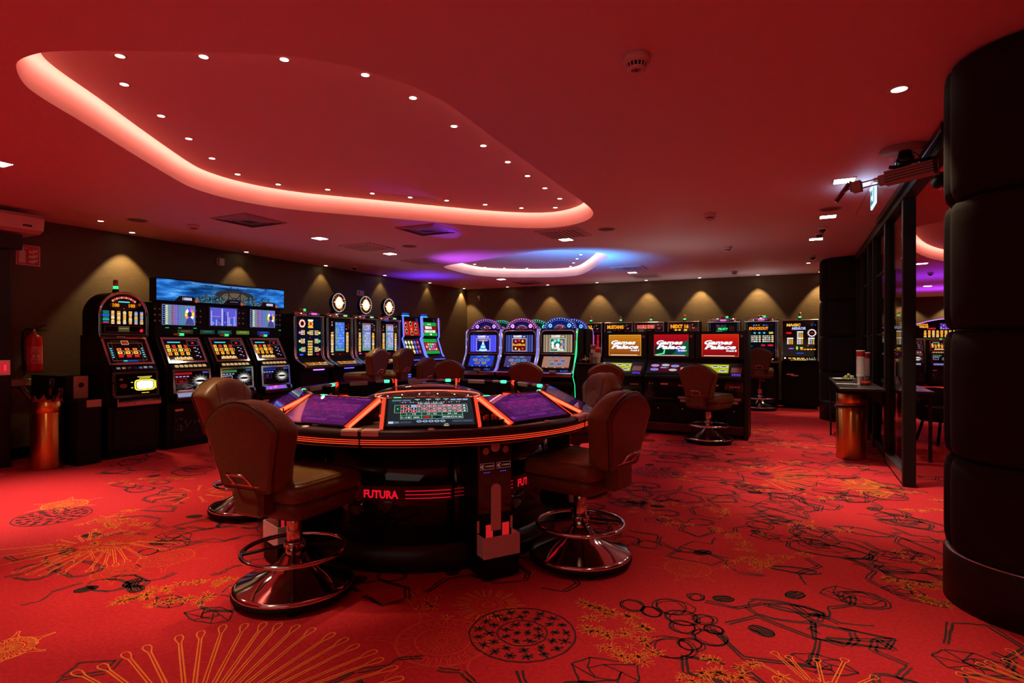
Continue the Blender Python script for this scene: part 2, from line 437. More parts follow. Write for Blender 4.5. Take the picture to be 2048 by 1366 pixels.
for i, (x, y) in enumerate([(1.95, 11.9), (2.85, 16.7), (4.4, 16.7), (2.4, 5.6), (3.2, 15.2)]):
    square_light(x, y, 'square ceiling light in the next room, %s' % ('above the carpet beyond the doorway', 'nearest the bright machines', 'farthest to its side wall', 'just past the glass door', 'midway to the bright machines')[i], SQUARE_W * .9)
for x in (2.9, 4.2, 5.4): downlight(x, Y1 - .3, HC, 'wall downlight over the machines of the next room, %s' % {2.9: 'at their near end', 4.2: 'at their middle', 5.4: 'at their far end'}[x], WALL_W * 1.5, 104, .35, 'wall downlights in the next room')

# coloured beams thrown on the ceiling by the lit machine tops, with added pale and purple spots
spot('blue_beam', (-2.95, 8.45, 1.72), 190, (.05, .32, 1.0), 130, .9, .05, rot=(R(180 - 18), R(-12), 0))
spot('violet_vent_beam', (-4.3, 7.75, 1.76), 70, (.22, .05, 1.0), 17, .7, .03, rot=tuple(Vector((.42, -1.95, .84)).to_track_quat('-Z', 'Y').to_euler()))
spot('violet_beam', (-5.0, 7.9, 1.75), 42, (.50, .08, 1.0), 100, .9, .05, rot=(R(172), R(20), 0))
spot('indigo_beam', (-6.7, 9.7, 1.95), 26, (.10, .03, 1.0), 130, .9, .05, rot=(R(180), R(0), 0))
for x, y_, p in ((-1.55, 8.25, 7), (-3.4, 12.15, 5), (-2.0, 12.15, 5), (-.6, 12.1, 6)): spot('pale_fill', (x, y_, 1.75 if y_ > 9 else 1.46), p, (1.0, .80, .84), 160, 1.0, .08, rot=(R(180), 0, 0))  # added fill spots brightening the back ceiling, standing in for display spill
spot('purple_beam', (2.6, 14.2, 1.5), 52, (.30, .03, 1.0), 150, .9, .05, rot=(R(180), 0, 0))  # both purple spots are added over open floor to tint the next room's ceiling
spot('purple_beam', (3.2, 17.6, 1.7), 70, (.34, .03, 1.0), 130, .9, .05, rot=(R(180), 0, 0))

# ------------------------------------------------------------------ ceiling fittings
def diffuser(x, y, label, blue=False, s=.56):
    t = thing('ceiling_vent', label, 'vent', (x, y, HC))
    b = MB(); h = s / 2
    for k in range(4):
        a = h - k * .055
        b2 = [(-a, -a), (a, -a), (a, a), (-a, a)]; c = a - .035
        n = [(-c, -c), (c, -c), (c, c), (-c, c)]
        b.add([(x_, y_, -.004 - .003 * k) for x_, y_ in b2] + [(x_, y_, -.016) for x_, y_ in n], [(i, (i + 1) % 4, (i + 1) % 4 + 4, i + 4) for i in range(4)], mat('vent_grey', (.42, .38, .37), .5))
    b.build('diffuser_cone', t)
    b = MB(); b.box(-h, h, -h, h, -.003, -.0005, mat('vent_dark', (.16, .14, .14), .6)); b.build('backing', t)
def louvre(x, y, label, w=.55, d=.55):
    t = thing('ceiling_vent', label, 'vent', (x, y, HC))
    b = MB(); b.box(-w / 2, w / 2, -d / 2, d / 2, -.003, -.0005, mat('vent_dark', (.16, .14, .14), .6)); b.build('backing', t)
    b = MB(); f = .03
    for a in ((-w / 2, w / 2, -d / 2, -d / 2 + f), (-w / 2, w / 2, d / 2 - f, d / 2), (-w / 2, -w / 2 + f, -d / 2 + f, d / 2 - f), (w / 2 - f, w / 2, -d / 2 + f, d / 2 - f)): b.box(*a, -.014, -.003, WHITE)
    b.build('vent_frame', t)
    n = 9
    for k in range(n):
        xx = -w / 2 + f + (w - 2 * f) * (k + .5) / n
        b = MB(); b.prism([(-d / 2 + f, -.012), (d / 2 - f, -.012), (d / 2 - f, -.009), (-d / 2 + f, -.009)], xx - .018, xx + .012, WHITE)
        for j in range(7):
            yy = -d / 2 + f + (d - 2 * f) * (j + .5) / 7
            b.box(xx - .018, xx + .012, yy - .008, yy + .008, -.015, -.012, WHITE)
        b.build('slat', t)
diffuser(-5.41, 4.42, 'dark square air diffuser on the ceiling above the three machine bank')
diffuser(-3.94, 5.72, 'square air diffuser lit violet just behind the large cove')
diffuser(-5.39, 11.75, 'dark flat air diffuser close to the back left corner')
louvre(-5.43, 6.38, 'louvred ceiling vent between two square lights on the left')
louvre(-2.57, 6.66, 'louvred ceiling vent tucked behind the right tip of the large cove')
louvre(-5.54, 7.94, 'louvred ceiling vent lit purple left of the far cove')
louvre(-2.69, 10.28, 'louvred ceiling vent right of the far cove')
louvre(-2.71, 11.7, 'louvred ceiling vent nearest the back wall')
def smoke(x, y, label, s=1.0):
    t = thing('smoke_detector', label, 'smoke detector', (x, y, HC)); t.scale = (s, s, s)
    b = MB(); b.lathe([(.001, 0), (.062, 0), (.062, -.028), (.056, -.034), (.044, -.036)], WHITE, seg=24); b.build('base', t)
    b = MB(); b.lathe([(.030, -.034), (.030, -.056), (.001, -.056)], mat('detector_dark', (.03, .02, .02), .6), seg=16); b.build('sensor_core', t)
    b = MB()
    for k in range(16):
        a = 2 * PI * k / 16
        b.tube([(.047 * math.cos(a), .047 * math.sin(a), -.035), (.040 * math.cos(a), .040 * math.sin(a), -.056)], .0035, WHITE, 5)
    b.lathe([(.047, -.033), (.052, -.036), (.047, -.038)], WHITE, seg=24); b.build('cage_ribs', t)
    b = MB(); b.lathe([(.043, -.055), (.043, -.060), (.026, -.066), (.020, -.064), (.022, -.056), (.043, -.055)], WHITE, seg=24)
    for k in range(6):
        a = 2 * PI * k / 6; b.box(-.002 + .012 * math.cos(a), .002 + .012 * math.cos(a), -.002 + .012 * math.sin(a), .002 + .012 * math.sin(a), -.066, -.056, WHITE)
    b.build('sensor_cap', t)
smoke(-.67, 2.69, 'large white smoke detector nearest on the red ceiling', 1.05)
smoke(-.80, 6.33, 'second white smoke detector from the camera on the red ceiling')
smoke(-.86, 8.63, 'third smoke detector on the ceiling before the back wall')
smoke(-1.02, 11.6, 'smoke detector closest to the back wall')
smoke(-6.2, 4.31, 'smoke detector between the air curtain and the dark diffuser')
def speaker(x, y, label, s=1.0):
    t = thing('ceiling_speaker', label, 'speaker', (x, y, HC)); t.scale = (s, s, 1)
    b = MB(); b.lathe([(.085, -.003), (.098, -.008), (.105, 0)], GREYP, seg=28); b.build('rim', t)
    b = MB(); b.lathe([(.001, -.004), (.086, -.004)], mat('speaker_mesh', (.17, .12, .12), .7), seg=28); b.build('grille', t)
speaker(-2.01, 6.63, 'flat round ceiling speaker right of the large cove tip')
speaker(-4.84, 6.58, 'flat round ceiling speaker between vents on the left')
speaker(-6.5, 3.86, 'flat round ceiling speaker near the air curtain')
speaker(.32, 6.62, 'flat round ceiling speaker in front of the second square light')
speaker(1.75, 8.4, 'flat round ceiling speaker in the next room beyond the door')
def dome(x, y, label, z=HC):
    t = thing('dome_camera', label, 'camera', (x, y, z))
    b = MB(); b.lathe([(.001, 0), (.05, 0), (.052, -.025), (.04, -.034)], WHITE, seg=20); b.build('housing', t)
    b = MB(); b.ball((0, 0, -.032), .036, .036, .034, GLOSS); b.build('lens_dome', t)
dome(.29, 7.62, 'white dome camera nearer of the pair behind the glass side lights')
dome(.27, 7.98, 'white dome camera farther of the close pair on the ceiling')
dome(.25, 10.05, 'dome camera next to the far padded column')
dome(-6.97, 7.87, 'dome camera above the round topped machines on the left')
dome(-1.0, 12.3, 'dome camera high at the back wall', HC)
dome(2.35, 13.5, 'dome camera on the ceiling of the next room')

# ------------------------------------------------------------------ woven carpet drawing
random.seed(7)
class Yarn(MB):
    def stroke(s, pts, w, m, closed=False, z=.0009):
        n = len(pts); vs = []
        for i in range(n):
            a = pts[i - 1] if (closed or i) else pts[i]; c = pts[(i + 1) % n] if (closed or i < n - 1) else pts[i]
            dx, dy = c[0] - a[0], c[1] - a[1]; l = math.hypot(dx, dy) or 1
            ww = w * random.uniform(.8, 1.2) / 2
            vs += [(pts[i][0] - dy / l * ww, pts[i][1] + dx / l * ww, z), (pts[i][0] + dy / l * ww, pts[i][1] - dx / l * ww, z)]
        fs = [(2 * i, 2 * i + 1, 2 * ((i + 1) % n) + 1, 2 * ((i + 1) % n)) for i in range(n if closed else n - 1)]
        s.add(vs, fs, m)
    def wob(s, a, c, n=6, j=.004):
        return [(a[0] + (c[0] - a[0]) * i / n + random.uniform(-j, j), a[1] + (c[1] - a[1]) * i / n + random.uniform(-j, j)) for i in range(n + 1)]
    def circle(s, x, y, r, w, m, ry=None, n=22, j=.002, rot=0, z=.0009):
        ry = ry or r
        p = []
        for i in range(n):
            t = 2 * PI * i / n; u, v = r * math.cos(t), ry * math.sin(t)
            p.append((x + u * math.cos(rot) - v * math.sin(rot) + random.uniform(-j, j), y + u * math.sin(rot) + v * math.cos(rot) + random.uniform(-j, j)))
        s.stroke(p, w, m, True, z)
    def pin(s, c, t, m, w=.0045):
        """a long double thread with a loop at its end"""
        dx, dy = t[0] - c[0], t[1] - c[1]; l = math.hypot(dx, dy); dx, dy = dx / l, dy / l
        h = min(.011, .022 * l + .004)
        def q(u, v): return (c[0] + dx * u - dy * v, c[1] + dy * u + dx * v)
        p = [q(l * (.35 + .55 * i / 6), h * .55 * (1 - i / 20)) for i in range(7)] + [q(l * .93, h), q(l * .97, h * 1.5), q(l, h), q(l * 1.005, 0), q(l, -h), q(l * .97, -h * 1.5), q(l * .93, -h)] + [q(l * (.9 - .55 * i / 6), -h * .55) for i in range(7)]
        s.stroke(p, w, m, False, .0013)
    def star(s, x, y, r, m, arms=7, w=.0045):
        for k in range(arms):
            a = 2 * PI * k / arms + random.uniform(-.3, .3); l = r * random.uniform(.5, 1.15)
            s.stroke([(x - .2 * l * math.cos(a), y - .2 * l * math.sin(a)), (x + l * math.cos(a), y + l * math.sin(a))], w, m, False, .0015)
    def oval(s, x, y, r):
        rot = random.uniform(0, PI)
        s.circle(x, y, r, .006, YARN_DARK, r * .72, rot=rot)
        for k in range(9):
            v = -.8 + 1.6 * k / 8; h = math.sqrt(1 - v * v) * r; cr, sr = math.cos(rot), math.sin(rot)
            a, c = (-h, v * r * .72), (h, v * r * .72 + random.uniform(-.006, .006))
            s.stroke(s.wob((x + a[0] * cr - a[1] * sr, y + a[0] * sr + a[1] * cr), (x + c[0] * cr - c[1] * sr, y + c[0] * sr + c[1] * cr), 4, .003), r * .15, YARN_DARK)
    def loops(s, x, y, r, m=None):
        m = m or YARN_DARK
        for k in range(3): s.circle(x + random.uniform(-.3, .3) * r, y + random.uniform(-.1, .1) * r, r * random.uniform(.9, 1.08), .0065, m, r * random.uniform(.7, .95), rot=random.uniform(0, 3))
    def net(s, x, y, r, m=None):
        m = m or YARN_DARK
        n = random.randint(6, 8); o = [(x + r * random.uniform(.75, 1.2) * math.cos(2 * PI * k / n), y + r * random.uniform(.5, .8) * math.sin(2 * PI * k / n)) for k in range(n)]
        i2 = [(x + r * .4 * math.cos(2 * PI * (k + .5) / 5), y + r * .3 * math.sin(2 * PI * (k + .5) / 5)) for k in range(5)]
        for k in range(n):
            s.stroke(s.wob(o[k], o[(k + 1) % n], 4, .003), .0075, m); s.stroke(s.wob(o[k], i2[k % 5], 3, .003), .006, m)
        for k in range(5): s.stroke(s.wob(i2[k], i2[(k + 1) % 5], 3, .003), .006, m)
    def mandala(s, x, y, r, m=None):
        m = m or YARN_RUST
        for f in (1, .96, .58, .36, .12): s.circle(x, y, r * f, .005, m, r * f * .98, n=40)
        for k in range(26):
            a = 2 * PI * k / 26; c, d = math.cos(a), math.sin(a)
            s.stroke([(x + r * u * c - r * v * d, y + r * u * d + r * v * c) for u, v in ((.92, -.08), (.72, -.05), (.66, 0), (.72, .05), (.92, .08))], .0045, m)
            s.stroke([(x + r * .17 * c, y + r * .17 * d), (x + r * .5 * c, y + r * .5 * d)], .004, m)
        for k in range(6):
            a = 2 * PI * k / 6 + .4; c, d = math.cos(a), math.sin(a)
            for e in (-1, 1): s.stroke([(x + r * u * c - r * v * e * d, y + r * u * d + r * v * e * c) for u, v in ((1.0, .22), (1.12, .1), (1.4, .05), (1.6, .06), (1.66, 0))], .005, m)
    def eye(s, x, y, r):
        for f in (.14, .18, .34, .42, .5): s.circle(x, y, r * f, .005, YARN_RUST, n=30)
        for k in range(52):
            a = 2 * PI * k / 52; s.stroke([(x + r * .48 * math.cos(a), y + r * .48 * math.sin(a)), (x + r * random.uniform(.78, 1.05) * math.cos(a), y + r * random.uniform(.78, 1.05) * math.sin(a))], .004, YARN_ORANGE if k % 3 else YARN_RUST)
    def stardisc(s, x, y, r, m=None):
        m = m or YARN_DARK
        s.circle(x, y, r, .008, m, n=48, z=.0018); s.circle(x, y, r * .47, .006, m, n=30, z=.0018)
        for q, n in ((.83, 17), (.62, 12), (.33, 8), (.1, 2)):
            for k in range(n):
                a = 2 * PI * k / n + q * 5; cx, cy = x + r * q * math.cos(a), y + r * q * math.sin(a)
                for e in range(3):
                    t = a + e * PI / 3 + random.uniform(-.2, .2); l = r * random.uniform(.07, .14)
                    s.stroke([(cx - l * math.cos(t), cy - l * math.sin(t)), (cx + l * math.cos(t), cy + l * math.sin(t))], .0085, m, z=.0019)
    def maze(s, x, y, r, m=None):
        m = m or (YARN_GREY if random.random() < .45 else YARN_DARK)
        n = random.randint(4, 6); a0 = random.uniform(0, 6); rr = [r * random.uniform(.5, 1.25) for _ in range(n)]
        asp = random.uniform(.35, 1.0); rnd = random.random() < .45
        if random.random() < .6: q0 = (x + rr[0] * math.cos(a0), y + asp * rr[0] * math.sin(a0)); s.branch(q0[0], q0[1], r * .9, m)
        for g in (0, .022):
            p = [(x + (rr[k] - g) * math.cos(a0 + 2 * PI * k / n), y + asp * (rr[k] - g) * math.sin(a0 + 2 * PI * k / n)) for k in range(n)]
            p = chaikin(p, 1) if rnd else p; d = []
            for k in range(len(p)): d += s.wob(p[k], p[(k + 1) % len(p)], 3, .003)[:-1]
            s.stroke(d if random.random() < .6 else d[:-4], .0105, m)
    def branch(s, x, y, r, m=None):
        m = m or (YARN_GREY if random.random() < .5 else YARN_DARK)
        a = random.uniform(0, 6)
        for _ in range(random.randint(3, 5)):
            l = r * random.uniform(.4, .9); c = (x + l * math.cos(a), y + l * math.sin(a))
            s.stroke(s.wob((x, y), c, 4, .004), .0105, m)
            if random.random() < .7: s.stroke(s.wob((x + .02 * math.sin(a), y - .02 * math.cos(a)), (c[0] + .02 * math.sin(a), c[1] - .02 * math.cos(a)), 4, .004), .009, m)
            x, y = c; a += random.choice((-1.2, 1.0, .8, -.9, 1.5))
    def fan(s, x, y, a0, a1, r, n, m=None):
        for k in range(n):
            a = a0 + (a1 - a0) * k / (n - 1); s.pin((x, y), (x + r * random.uniform(.85, 1.1) * math.cos(a), y + r * random.uniform(.85, 1.1) * math.sin(a)), m or YARN_ORANGE)
y = Yarn()
KEEP = [(-2.86, 1.25, .45), (-1.05, 2.24, .34), (-1.32, 2.0, .3), (-1.3, 2.4, .25), (-2.0, 1.6, .5), (-.7, 2.45, .28), (-.45, 2.65, .3), (-2.75, 1.85, .25), (-1.18, 5.57, .3), (-4.79, 2.25, .3)]
y.stardisc(-1.051, 2.238, .228)
y.mandala(-1.323, 2.03, .198); y.eye(-1.308, 2.405, .178)
for t in [(-2.457, 1.224), (-2.414, 1.294), (-2.421, 1.386), (-2.397, 1.458), (-2.353, 1.569), (-2.304, 1.636), (-2.264, 1.714), (-2.188, 1.766), (-2.12, 1.81), (-2.054, 1.837), (-1.97, 1.86), (-1.885, 1.871), (-1.778, 1.876), (-1.696, 1.869), (-1.619, 1.849), (-1.522, 1.845), (-1.461, 1.81), (-1.376, 1.789), (-1.31, 1.74)]: y.pin((-1.75, 1.2), t, YARN_ORANGE, .006)
for t in [(-3.62, 1.646), (-3.55, 1.70), (-3.451, 1.789), (-3.443, 1.863), (-3.406, 1.905), (-3.399, 1.966), (-3.373, 2.045), (-3.404, 2.182), (-3.42, 2.3), (-3.7, 1.62), (-3.8, 1.6), (-4.0, 1.58), (-4.2, 1.62), (-4.35, 1.7)]: y.pin((-3.864, 2.141), t, YARN_ORANGE)
y.fan(.793, 5.816, R(120), R(250), .42, 22); y.fan(-.35, 5.9, R(-60), R(60), .6, 14); y.fan(.95, 2.62, R(95), R(235), .38, 14); y.fan(.1, 2.3, R(20), R(150), .3, 8); y.fan(-.05, 1.95, R(40), R(130), .4, 8)
for grp in ([(-2.922, 1.653), (-2.891, 1.716), (-2.892, 1.778), (-2.865, 1.837), (-2.855, 1.909), (-2.791, 1.976), (-2.68, 2.009), (-2.551, 2.012), (-2.667, 2.058), (-2.572, 1.873), (-2.644, 1.819), (-2.705, 1.759), (-2.744, 1.711), (-2.90, 1.69), (-2.87, 1.75)],
            [(-.901, 2.623), (-.824, 2.615), (-.757, 2.592), (-.835, 2.5), (-.815, 2.407), (-.784, 2.562), (-.686, 2.589), (-.602, 2.527), (-.574, 2.501), (-.653, 2.424), (-.715, 2.375), (-.764, 2.389), (-.562, 2.405), (-.679, 2.29), (-.62, 2.248), (-.554, 2.268), (-.514, 2.329), (-.871, 2.609)],
            [(-.314, 2.263), (-.254, 2.3), (-.179, 2.297), (-.339, 2.198), (-.155, 2.405), (-.299, 2.374)], [(-.269, 3.725), (-.219, 3.589), (-.188, 3.521), (-.127, 3.601), (-.051, 3.698), (-.289, 3.81), (.028, 3.798)],
            [(.441, 3.608), (.482, 3.586), (.526, 3.587), (.58, 3.586), (.621, 3.579), (.525, 3.505), (.55, 3.403), (.596, 3.377), (.638, 3.363), (.669, 3.616)],
            [(-4.385, 2.252), (-4.396, 2.32), (-4.404, 2.406), (-4.387, 2.481), (-4.424, 2.573), (-4.279, 2.404), (-4.148, 2.205), (-4.004, 2.188), (-4.014, 2.271), (-3.907, 2.279), (-3.994, 2.108), (-3.869, 2.0), (-3.773, 2.019), (-3.816, 2.114), (-3.9, 2.06), (-4.2, 2.3), (-4.33, 2.36)],
            [(-5.446, 3.017), (-5.423, 3.11), (-5.379, 3.216), (-5.275, 3.289), (-5.169, 3.385), (-5.249, 3.074)], [(.825, 5.742), (.9, 5.778), (.999, 5.573), (.772, 5.158), (.867, 5.177), (.973, 5.257)], [(-.867, 6.107), (-.903, 5.712), (-.264, 5.296), (-.398, 5.521), (-.234, 5.502)], [(.415, 6.738), (.496, 6.647), (.631, 6.713)]):
    for x_, y_ in grp:
        y.star(x_, y_, .048, YARN_ORANGE, 10, .0035)
        for _q in range(3): y.star(x_ + random.gauss(0, .035), y_ + random.gauss(0, .022), random.uniform(.022, .04), YARN_ORANGE, 8, .003)
OV = [(-3.088, 1.808), (-3.559, 2.241), (-3.902, 1.909), (-3.869, 2.696), (-.129, 2.711), (.001, 3.17), (-.492, 3.569), (-.297, 5.19), (.041, 5.483), (.528, 5.067), (-.648, 6.827), (-.253, 5.962), (-1.325, 5.882)]
for o in OV: y.oval(*o, .055)
for p in [(-.704, 2.703, .06), (-.522, 2.77, .085), (-.427, 2.928, .04), (-.458, 2.685, .075), (-.362, 2.706, .05), (-.322, 2.555, .07), (-.442, 2.40, .09), (-.311, 2.631, .04), (-.379, 2.459, .05), (-.6, 2.68, .05), (-.44, 2.60, .06)]: y.loops(*p)
y.stardisc(-1.184, 5.574, .24); y.stardisc(-4.79, 2.25, .23, YARN_DARK)
for p in [(-2.88, 1.19, .1), (-.532, 3.28, .125), (.889, 3.772, .12), (-.55, 4.811, .12), (-5.045, 2.45, .15)]: y.mandala(*p, m=YARN_ORANGE if p[0] < -2 else YARN_RUST)
for p in [(.139, 4.002, .16), (.223, 3.28, .13), (-.645, 2.108, .17), (.644, 2.799, .14), (-.128, 4.042, .12), (.088, 2.525, .12), (-2.7, 1.76, .1), (-2.407, 1.753, .12)]: y.net(*p)
for _ in range(400):
    yy = random.uniform(1.0, 6.5); xx = random.uniform(-2.2 - yy * .95, .3 + yy * .25) if yy < 3 else random.uniform(-6.6, 1.6)
    if xx > .95 and yy < 4: continue
    if any(math.hypot(xx - a, yy - c) < d for a, c, d in KEEP): continue
    k = random.random()
    if k < .40: y.maze(xx, yy, random.uniform(.12, .24))
    elif k < .66: y.branch(xx, yy, random.uniform(.15, .3))
    elif k < .74: y.loops(xx, yy, random.uniform(.05, .1), YARN_GREY)
    elif k < .80: y.net(xx, yy, random.uniform(.09, .15), YARN_GREY)
    elif k < .85: y.oval(xx, yy, .05)
    elif k < .92: y.mandala(xx, yy, random.uniform(.1, .16))
    elif k < .945: y.fan(xx, yy, random.uniform(0, 6), random.uniform(6, 9), .3, 14)
    else:
        for _q in range(8): y.star(xx + random.gauss(0, .09), yy + random.gauss(0, .06), .045, YARN_ORANGE)
for _ in range(130):
    xx, yy = random.uniform(-6.4, .8) if random.random() < .6 else random.uniform(1, 5), random.uniform(6.5, 19)
    if xx < .9 and yy > 12: continue
    k = random.random()
    if k < .45: y.maze(xx, yy, random.uniform(.15, .3), YARN_DARK)
    elif k < .7: y.branch(xx, yy, .3, YARN_DARK)
    elif k < .8: y.oval(xx, yy, .06)
    else: y.mandala(xx, yy, .15)
for _ in range(170):
    xx, yy = random.uniform(-1.6, .85), random.uniform(3.4, 9.0)
    if math.hypot(xx + 1.18, yy - 5.57) < .3: continue
    k = random.random()
    if k < .45: y.maze(xx, yy, random.uniform(.12, .22), YARN_DARK)
    elif k < .75: y.branch(xx, yy, random.uniform(.15, .3), YARN_DARK)
    elif k < .9: y.net(xx, yy, random.uniform(.1, .16))
    else:
        for _q in range(8): y.star(xx + random.gauss(0, .12), yy + random.gauss(0, .06), .045, YARN_ORANGE)
yo = y.build('woven_line_drawing', floor); yo['kind'] = 'stuff'
# ------------------------------------------------------------------ padded columns
def column(name, cx, cy, r, label, seams, plinth_r, a_seam):
    root = struct(thing(name, label, ''), label); del root['category']; root.location = (cx, cy, 0)
    b = MB(); b.lathe([(r - .03, 0), (r - .03, HC)], BLACK, seg=40); b.build('column_core', root)
    b = MB(); b.lathe([(r - .03, 0), (plinth_r, 0), (plinth_r, seams[0] - .012), (plinth_r - .006, seams[0])], noisy('plinth_veneer', (.012, .008, .007), (.019, .012, .010), 6, .5, stretch=(30, 30, 1), spec=.25), seg=56); b.build('plinth', root)
    b = MB(); b.lathe([(plinth_r - .006, seams[0]), (plinth_r - .008, seams[0] + .004), (r - .03, seams[0] + .004)], CHROME2, seg=56); b.build('plinth_edge', root)
    for z0, z1 in zip(seams, seams[1:]):
        for k in range(3):
            a0 = a_seam + k * 2 * PI / 3 + .012; a1 = a_seam + (k + 1) * 2 * PI / 3 - .012
            n = 22; rings = []
            for i in range(n + 1):
                t = i / n; a = a0 + (a1 - a0) * t
                e = min(1, min(t, 1 - t) * n / 1.6); q = math.sin(e * PI / 2) ** .6 if e > 0 else 0
                pr = [(-.03, .004), (-.012, .006), (0.004, .022), (.012, .06), (.014, .12)]
                prof = [(r + (d if d < 0 else d) * 1 - (1 - q) * .03, z0 + z) for d, z in pr] + [(r + d - (1 - q) * .03, z1 - z) for d, z in reversed(pr)]
                rings.append([(rr * math.cos(a), rr * math.sin(a), z) for rr, z in prof])
            b = MB(); b.loft(rings, PAD, True, True); b.build('pad', root)
    return root
column('column', 1.042, 3.496, .36, 'wide black padded column at the front, stacked in rounded cushions', [.245, .70, 1.31, 1.93, HC - .004], .377, R(183))
column('column', .80, 10.75, .42, 'farther black padded column at the end of the glass wall', [.31, .78, 1.34, 1.92, HC - .004], .435, R(215))

# ------------------------------------------------------------------ glass wall with its frames
gw = struct(thing('window_1', 'anthracite framed glass wall between the two padded columns', '')); del gw['category']
def bar(x0, x1, y0, y1, z0, z1, name, m=RAY, par=None):
    b = MB(); b.box(x0, x1, y0, y1, z0, z1, m, .004); return b.build(name, par or gw)
bar(.835, .935, 4.05, 10.3, 2.49, HC - .004, 'header')
for a, c in ((5.95, 6.02), (7.06, 7.14), (8.08, 8.14), (8.62, 8.68), (9.52, 9.58), (10.16, 10.24)): bar(.84, .935, a, c, .0, 2.49, 'mullion')
bar(.84, .935, 6.02, 7.06, .02, .11, 'bottom_rail', CHROME2)
for a, c in ((7.14, 8.08), (8.14, 8.62), (8.68, 9.52), (9.58, 10.16)):
    bar(.855, .92, a, c, .02, .10, 'bottom_rail'); bar(.87, .905, a, c, 1.33, 1.35, 'glazing_bar'); bar(.87, .905, a, c, 2.02, 2.04, 'glazing_bar')
for a, c in ((6.02, 7.06), (7.14, 8.08), (8.14, 8.62), (8.68, 9.52), (9.58, 10.16)):
    b = MB(); b.box(.882, .892, a, c, .10, 2.49, PANE); b.build('pane', gw)
bar(.855, .905, 3.93, 3.975, 0, 2.49, 'door_jamb', SATIN)
bar(.80, .835, 4.3, 7.4, 2.545, HC - .004, 'door_track', SATIN)

# door of the left wall with its switch
dr = struct(thing('door_1', 'black door frame at the left edge of the hall', '')); del dr['category']
b = MB(); b.box(X0, -7.04, .8, 2.95, 0, 2.18, SATIN, .01); b.build('door_frame', dr)
b = MB(); b.box(-7.045, -7.028, 1.2, 2.6, .02, 2.10, BLACK, .004); b.build('door_leaf', dr)
b = MB(); b.box(-7.04, -6.985, .8, 3.02, 2.18, 2.335, SATIN, .006); b.build('door_header', dr)
b = MB(); b.box(-7.03, -7.0, 1.3, 2.94, 0, .012, CHROME2); b.build('threshold', dr)
t = thing('call_point', 'small red illuminated call switch on the black door frame', 'switch', (-7.04, 2.885, 1.0))
b = MB(); b.box(0, .02, -.05, .05, -.075, .075, WHITE, .004); b.build('plate', t)
F = Frame((.02, 0, 0), (0, 1, 0), (0, 0, 1))
b = MB(); b.rect(F, -.036, -.05, .036, .055, em(190, 30, 38, 1.0), .001); b.rect(F, -.006, -.03, .016, .03, em(220, 60, 66, 1.0), .002); b.build('lit_button', t)
# air curtain
t = thing('air_curtain', 'white air curtain box above the black door', 'air curtain', (-7.5, 1.0, 2.36))
b = MB(); b.prism([(0, 0), (.0, .19), (.55, .19), (.60, .15), (.58, .03), (.50, 0)], 0, 2.17, mat('off_white', (.74, .66, .64), .4)); o = b.build('casing', t); o.rotation_euler = (0, 0, 0)
o.data.transform(Matrix(((0, 1, 0, 0), (1, 0, 0, 0), (0, 0, 1, 0), (0, 0, 0, 1))))
b = MB(); F = Frame((.588, 2.02, .06), (0, 1, 0), (.15, 0, .98)); b.rect(F, -.05, -.012, .06, .025, WHITE, .004); b.rect(F, -.035, -.006, .045, .016, mat('plate_print', (.08, .03, .03), .5), .006); b.build('maker_plate', t)
# fire extinguisher sign
t = thing('fire_sign', 'red square fire extinguisher sign with white pictogram on the brown wall', 'sign', (-7.499, 3.29, 2.2))
F = Frame((0, 0, 0), (0, 1, 0), (0, 0, 1)); SW = mat('sign_white', (.8, .72, .7), .5); SR = mat('sign_red', (.62, .02, .03), .45)
b = MB(); b.box(0, .004, -.11, .11, -.11, .11, SW); b.build('board', t)
b = MB(); b.rect(F, -.102, -.102, .102, .102, SR, .005); b.rect(F, -.085, -.085, -.025, .045, SW, .007); b.rect(F, -.068, .045, -.042, .07, SW, .007); b.rect(F, -.068, .07, -.01, .082, SW, .007)
for k in range(3):
    q = .035 + k * .0; zz = -.075 + k * .052
    b.poly(F, [(.0, zz), (.04, zz - .01), (.085, zz + .012), (.09, zz + .05), (.07, zz + .03), (.05, zz + .035), (.03, zz + .015), (.015, zz + .03)], SW, .007)
b.build('pictogram', t)
# fire extinguisher
t = thing('fire_extinguisher', 'red fire extinguisher hanging on the brown wall below its sign', 'fire extinguisher', (-7.40, 3.30, .93)); t.scale = (.96, .96, .86)
b = MB(); b.lathe([(.001, 0), (.06, 0), (.076, .015), (.078, .03), (.078, .40), (.070, .44), (.045, .47), (.026, .482), (.024, .50), (.001, .50)], REDP, seg=28); b.build('cylinder', t)
b = MB(); b.lathe([(.079, .10), (.079, .33)], mat('red_label', (.66, .035, .04), .5), seg=20, a0=R(-80), a1=R(55))
D = Drum(.079, R(-12)); 
for k, (zz, w) in enumerate([(.30, .05), (.285, .09), (.27, .08), (.25, .10), (.215, .09), (.165, .10), (.15, .10), (.12, .08)]): b.rect(D, -w / 2, zz, w / 2, zz + .004 + (.008 if k == 0 else 0), SW, .001, 5)
b.rect(D, -.03, .185, -.005, .205, SW, .001, 2); b.rect(D, .012, .185, .032, .205, SW, .001, 2)
b.frame(D, -.075, .10, .075, .33, .003, SW, .001); b.build('label', t)
b = MB(); b.lathe([(.018, .50), (.02, .53), (.012, .545), (.001, .545)], CHROME2, seg=14); b.build('valve', t)
b = MB(); b.tube([(0, -.02, .535), (0, .05, .56), (0, .12, .60)], .007, BLACK); b.tube([(0, -.02, .52), (0, .05, .525), (0, .12, .53)], .007, BLACK); b.build('handle', t)
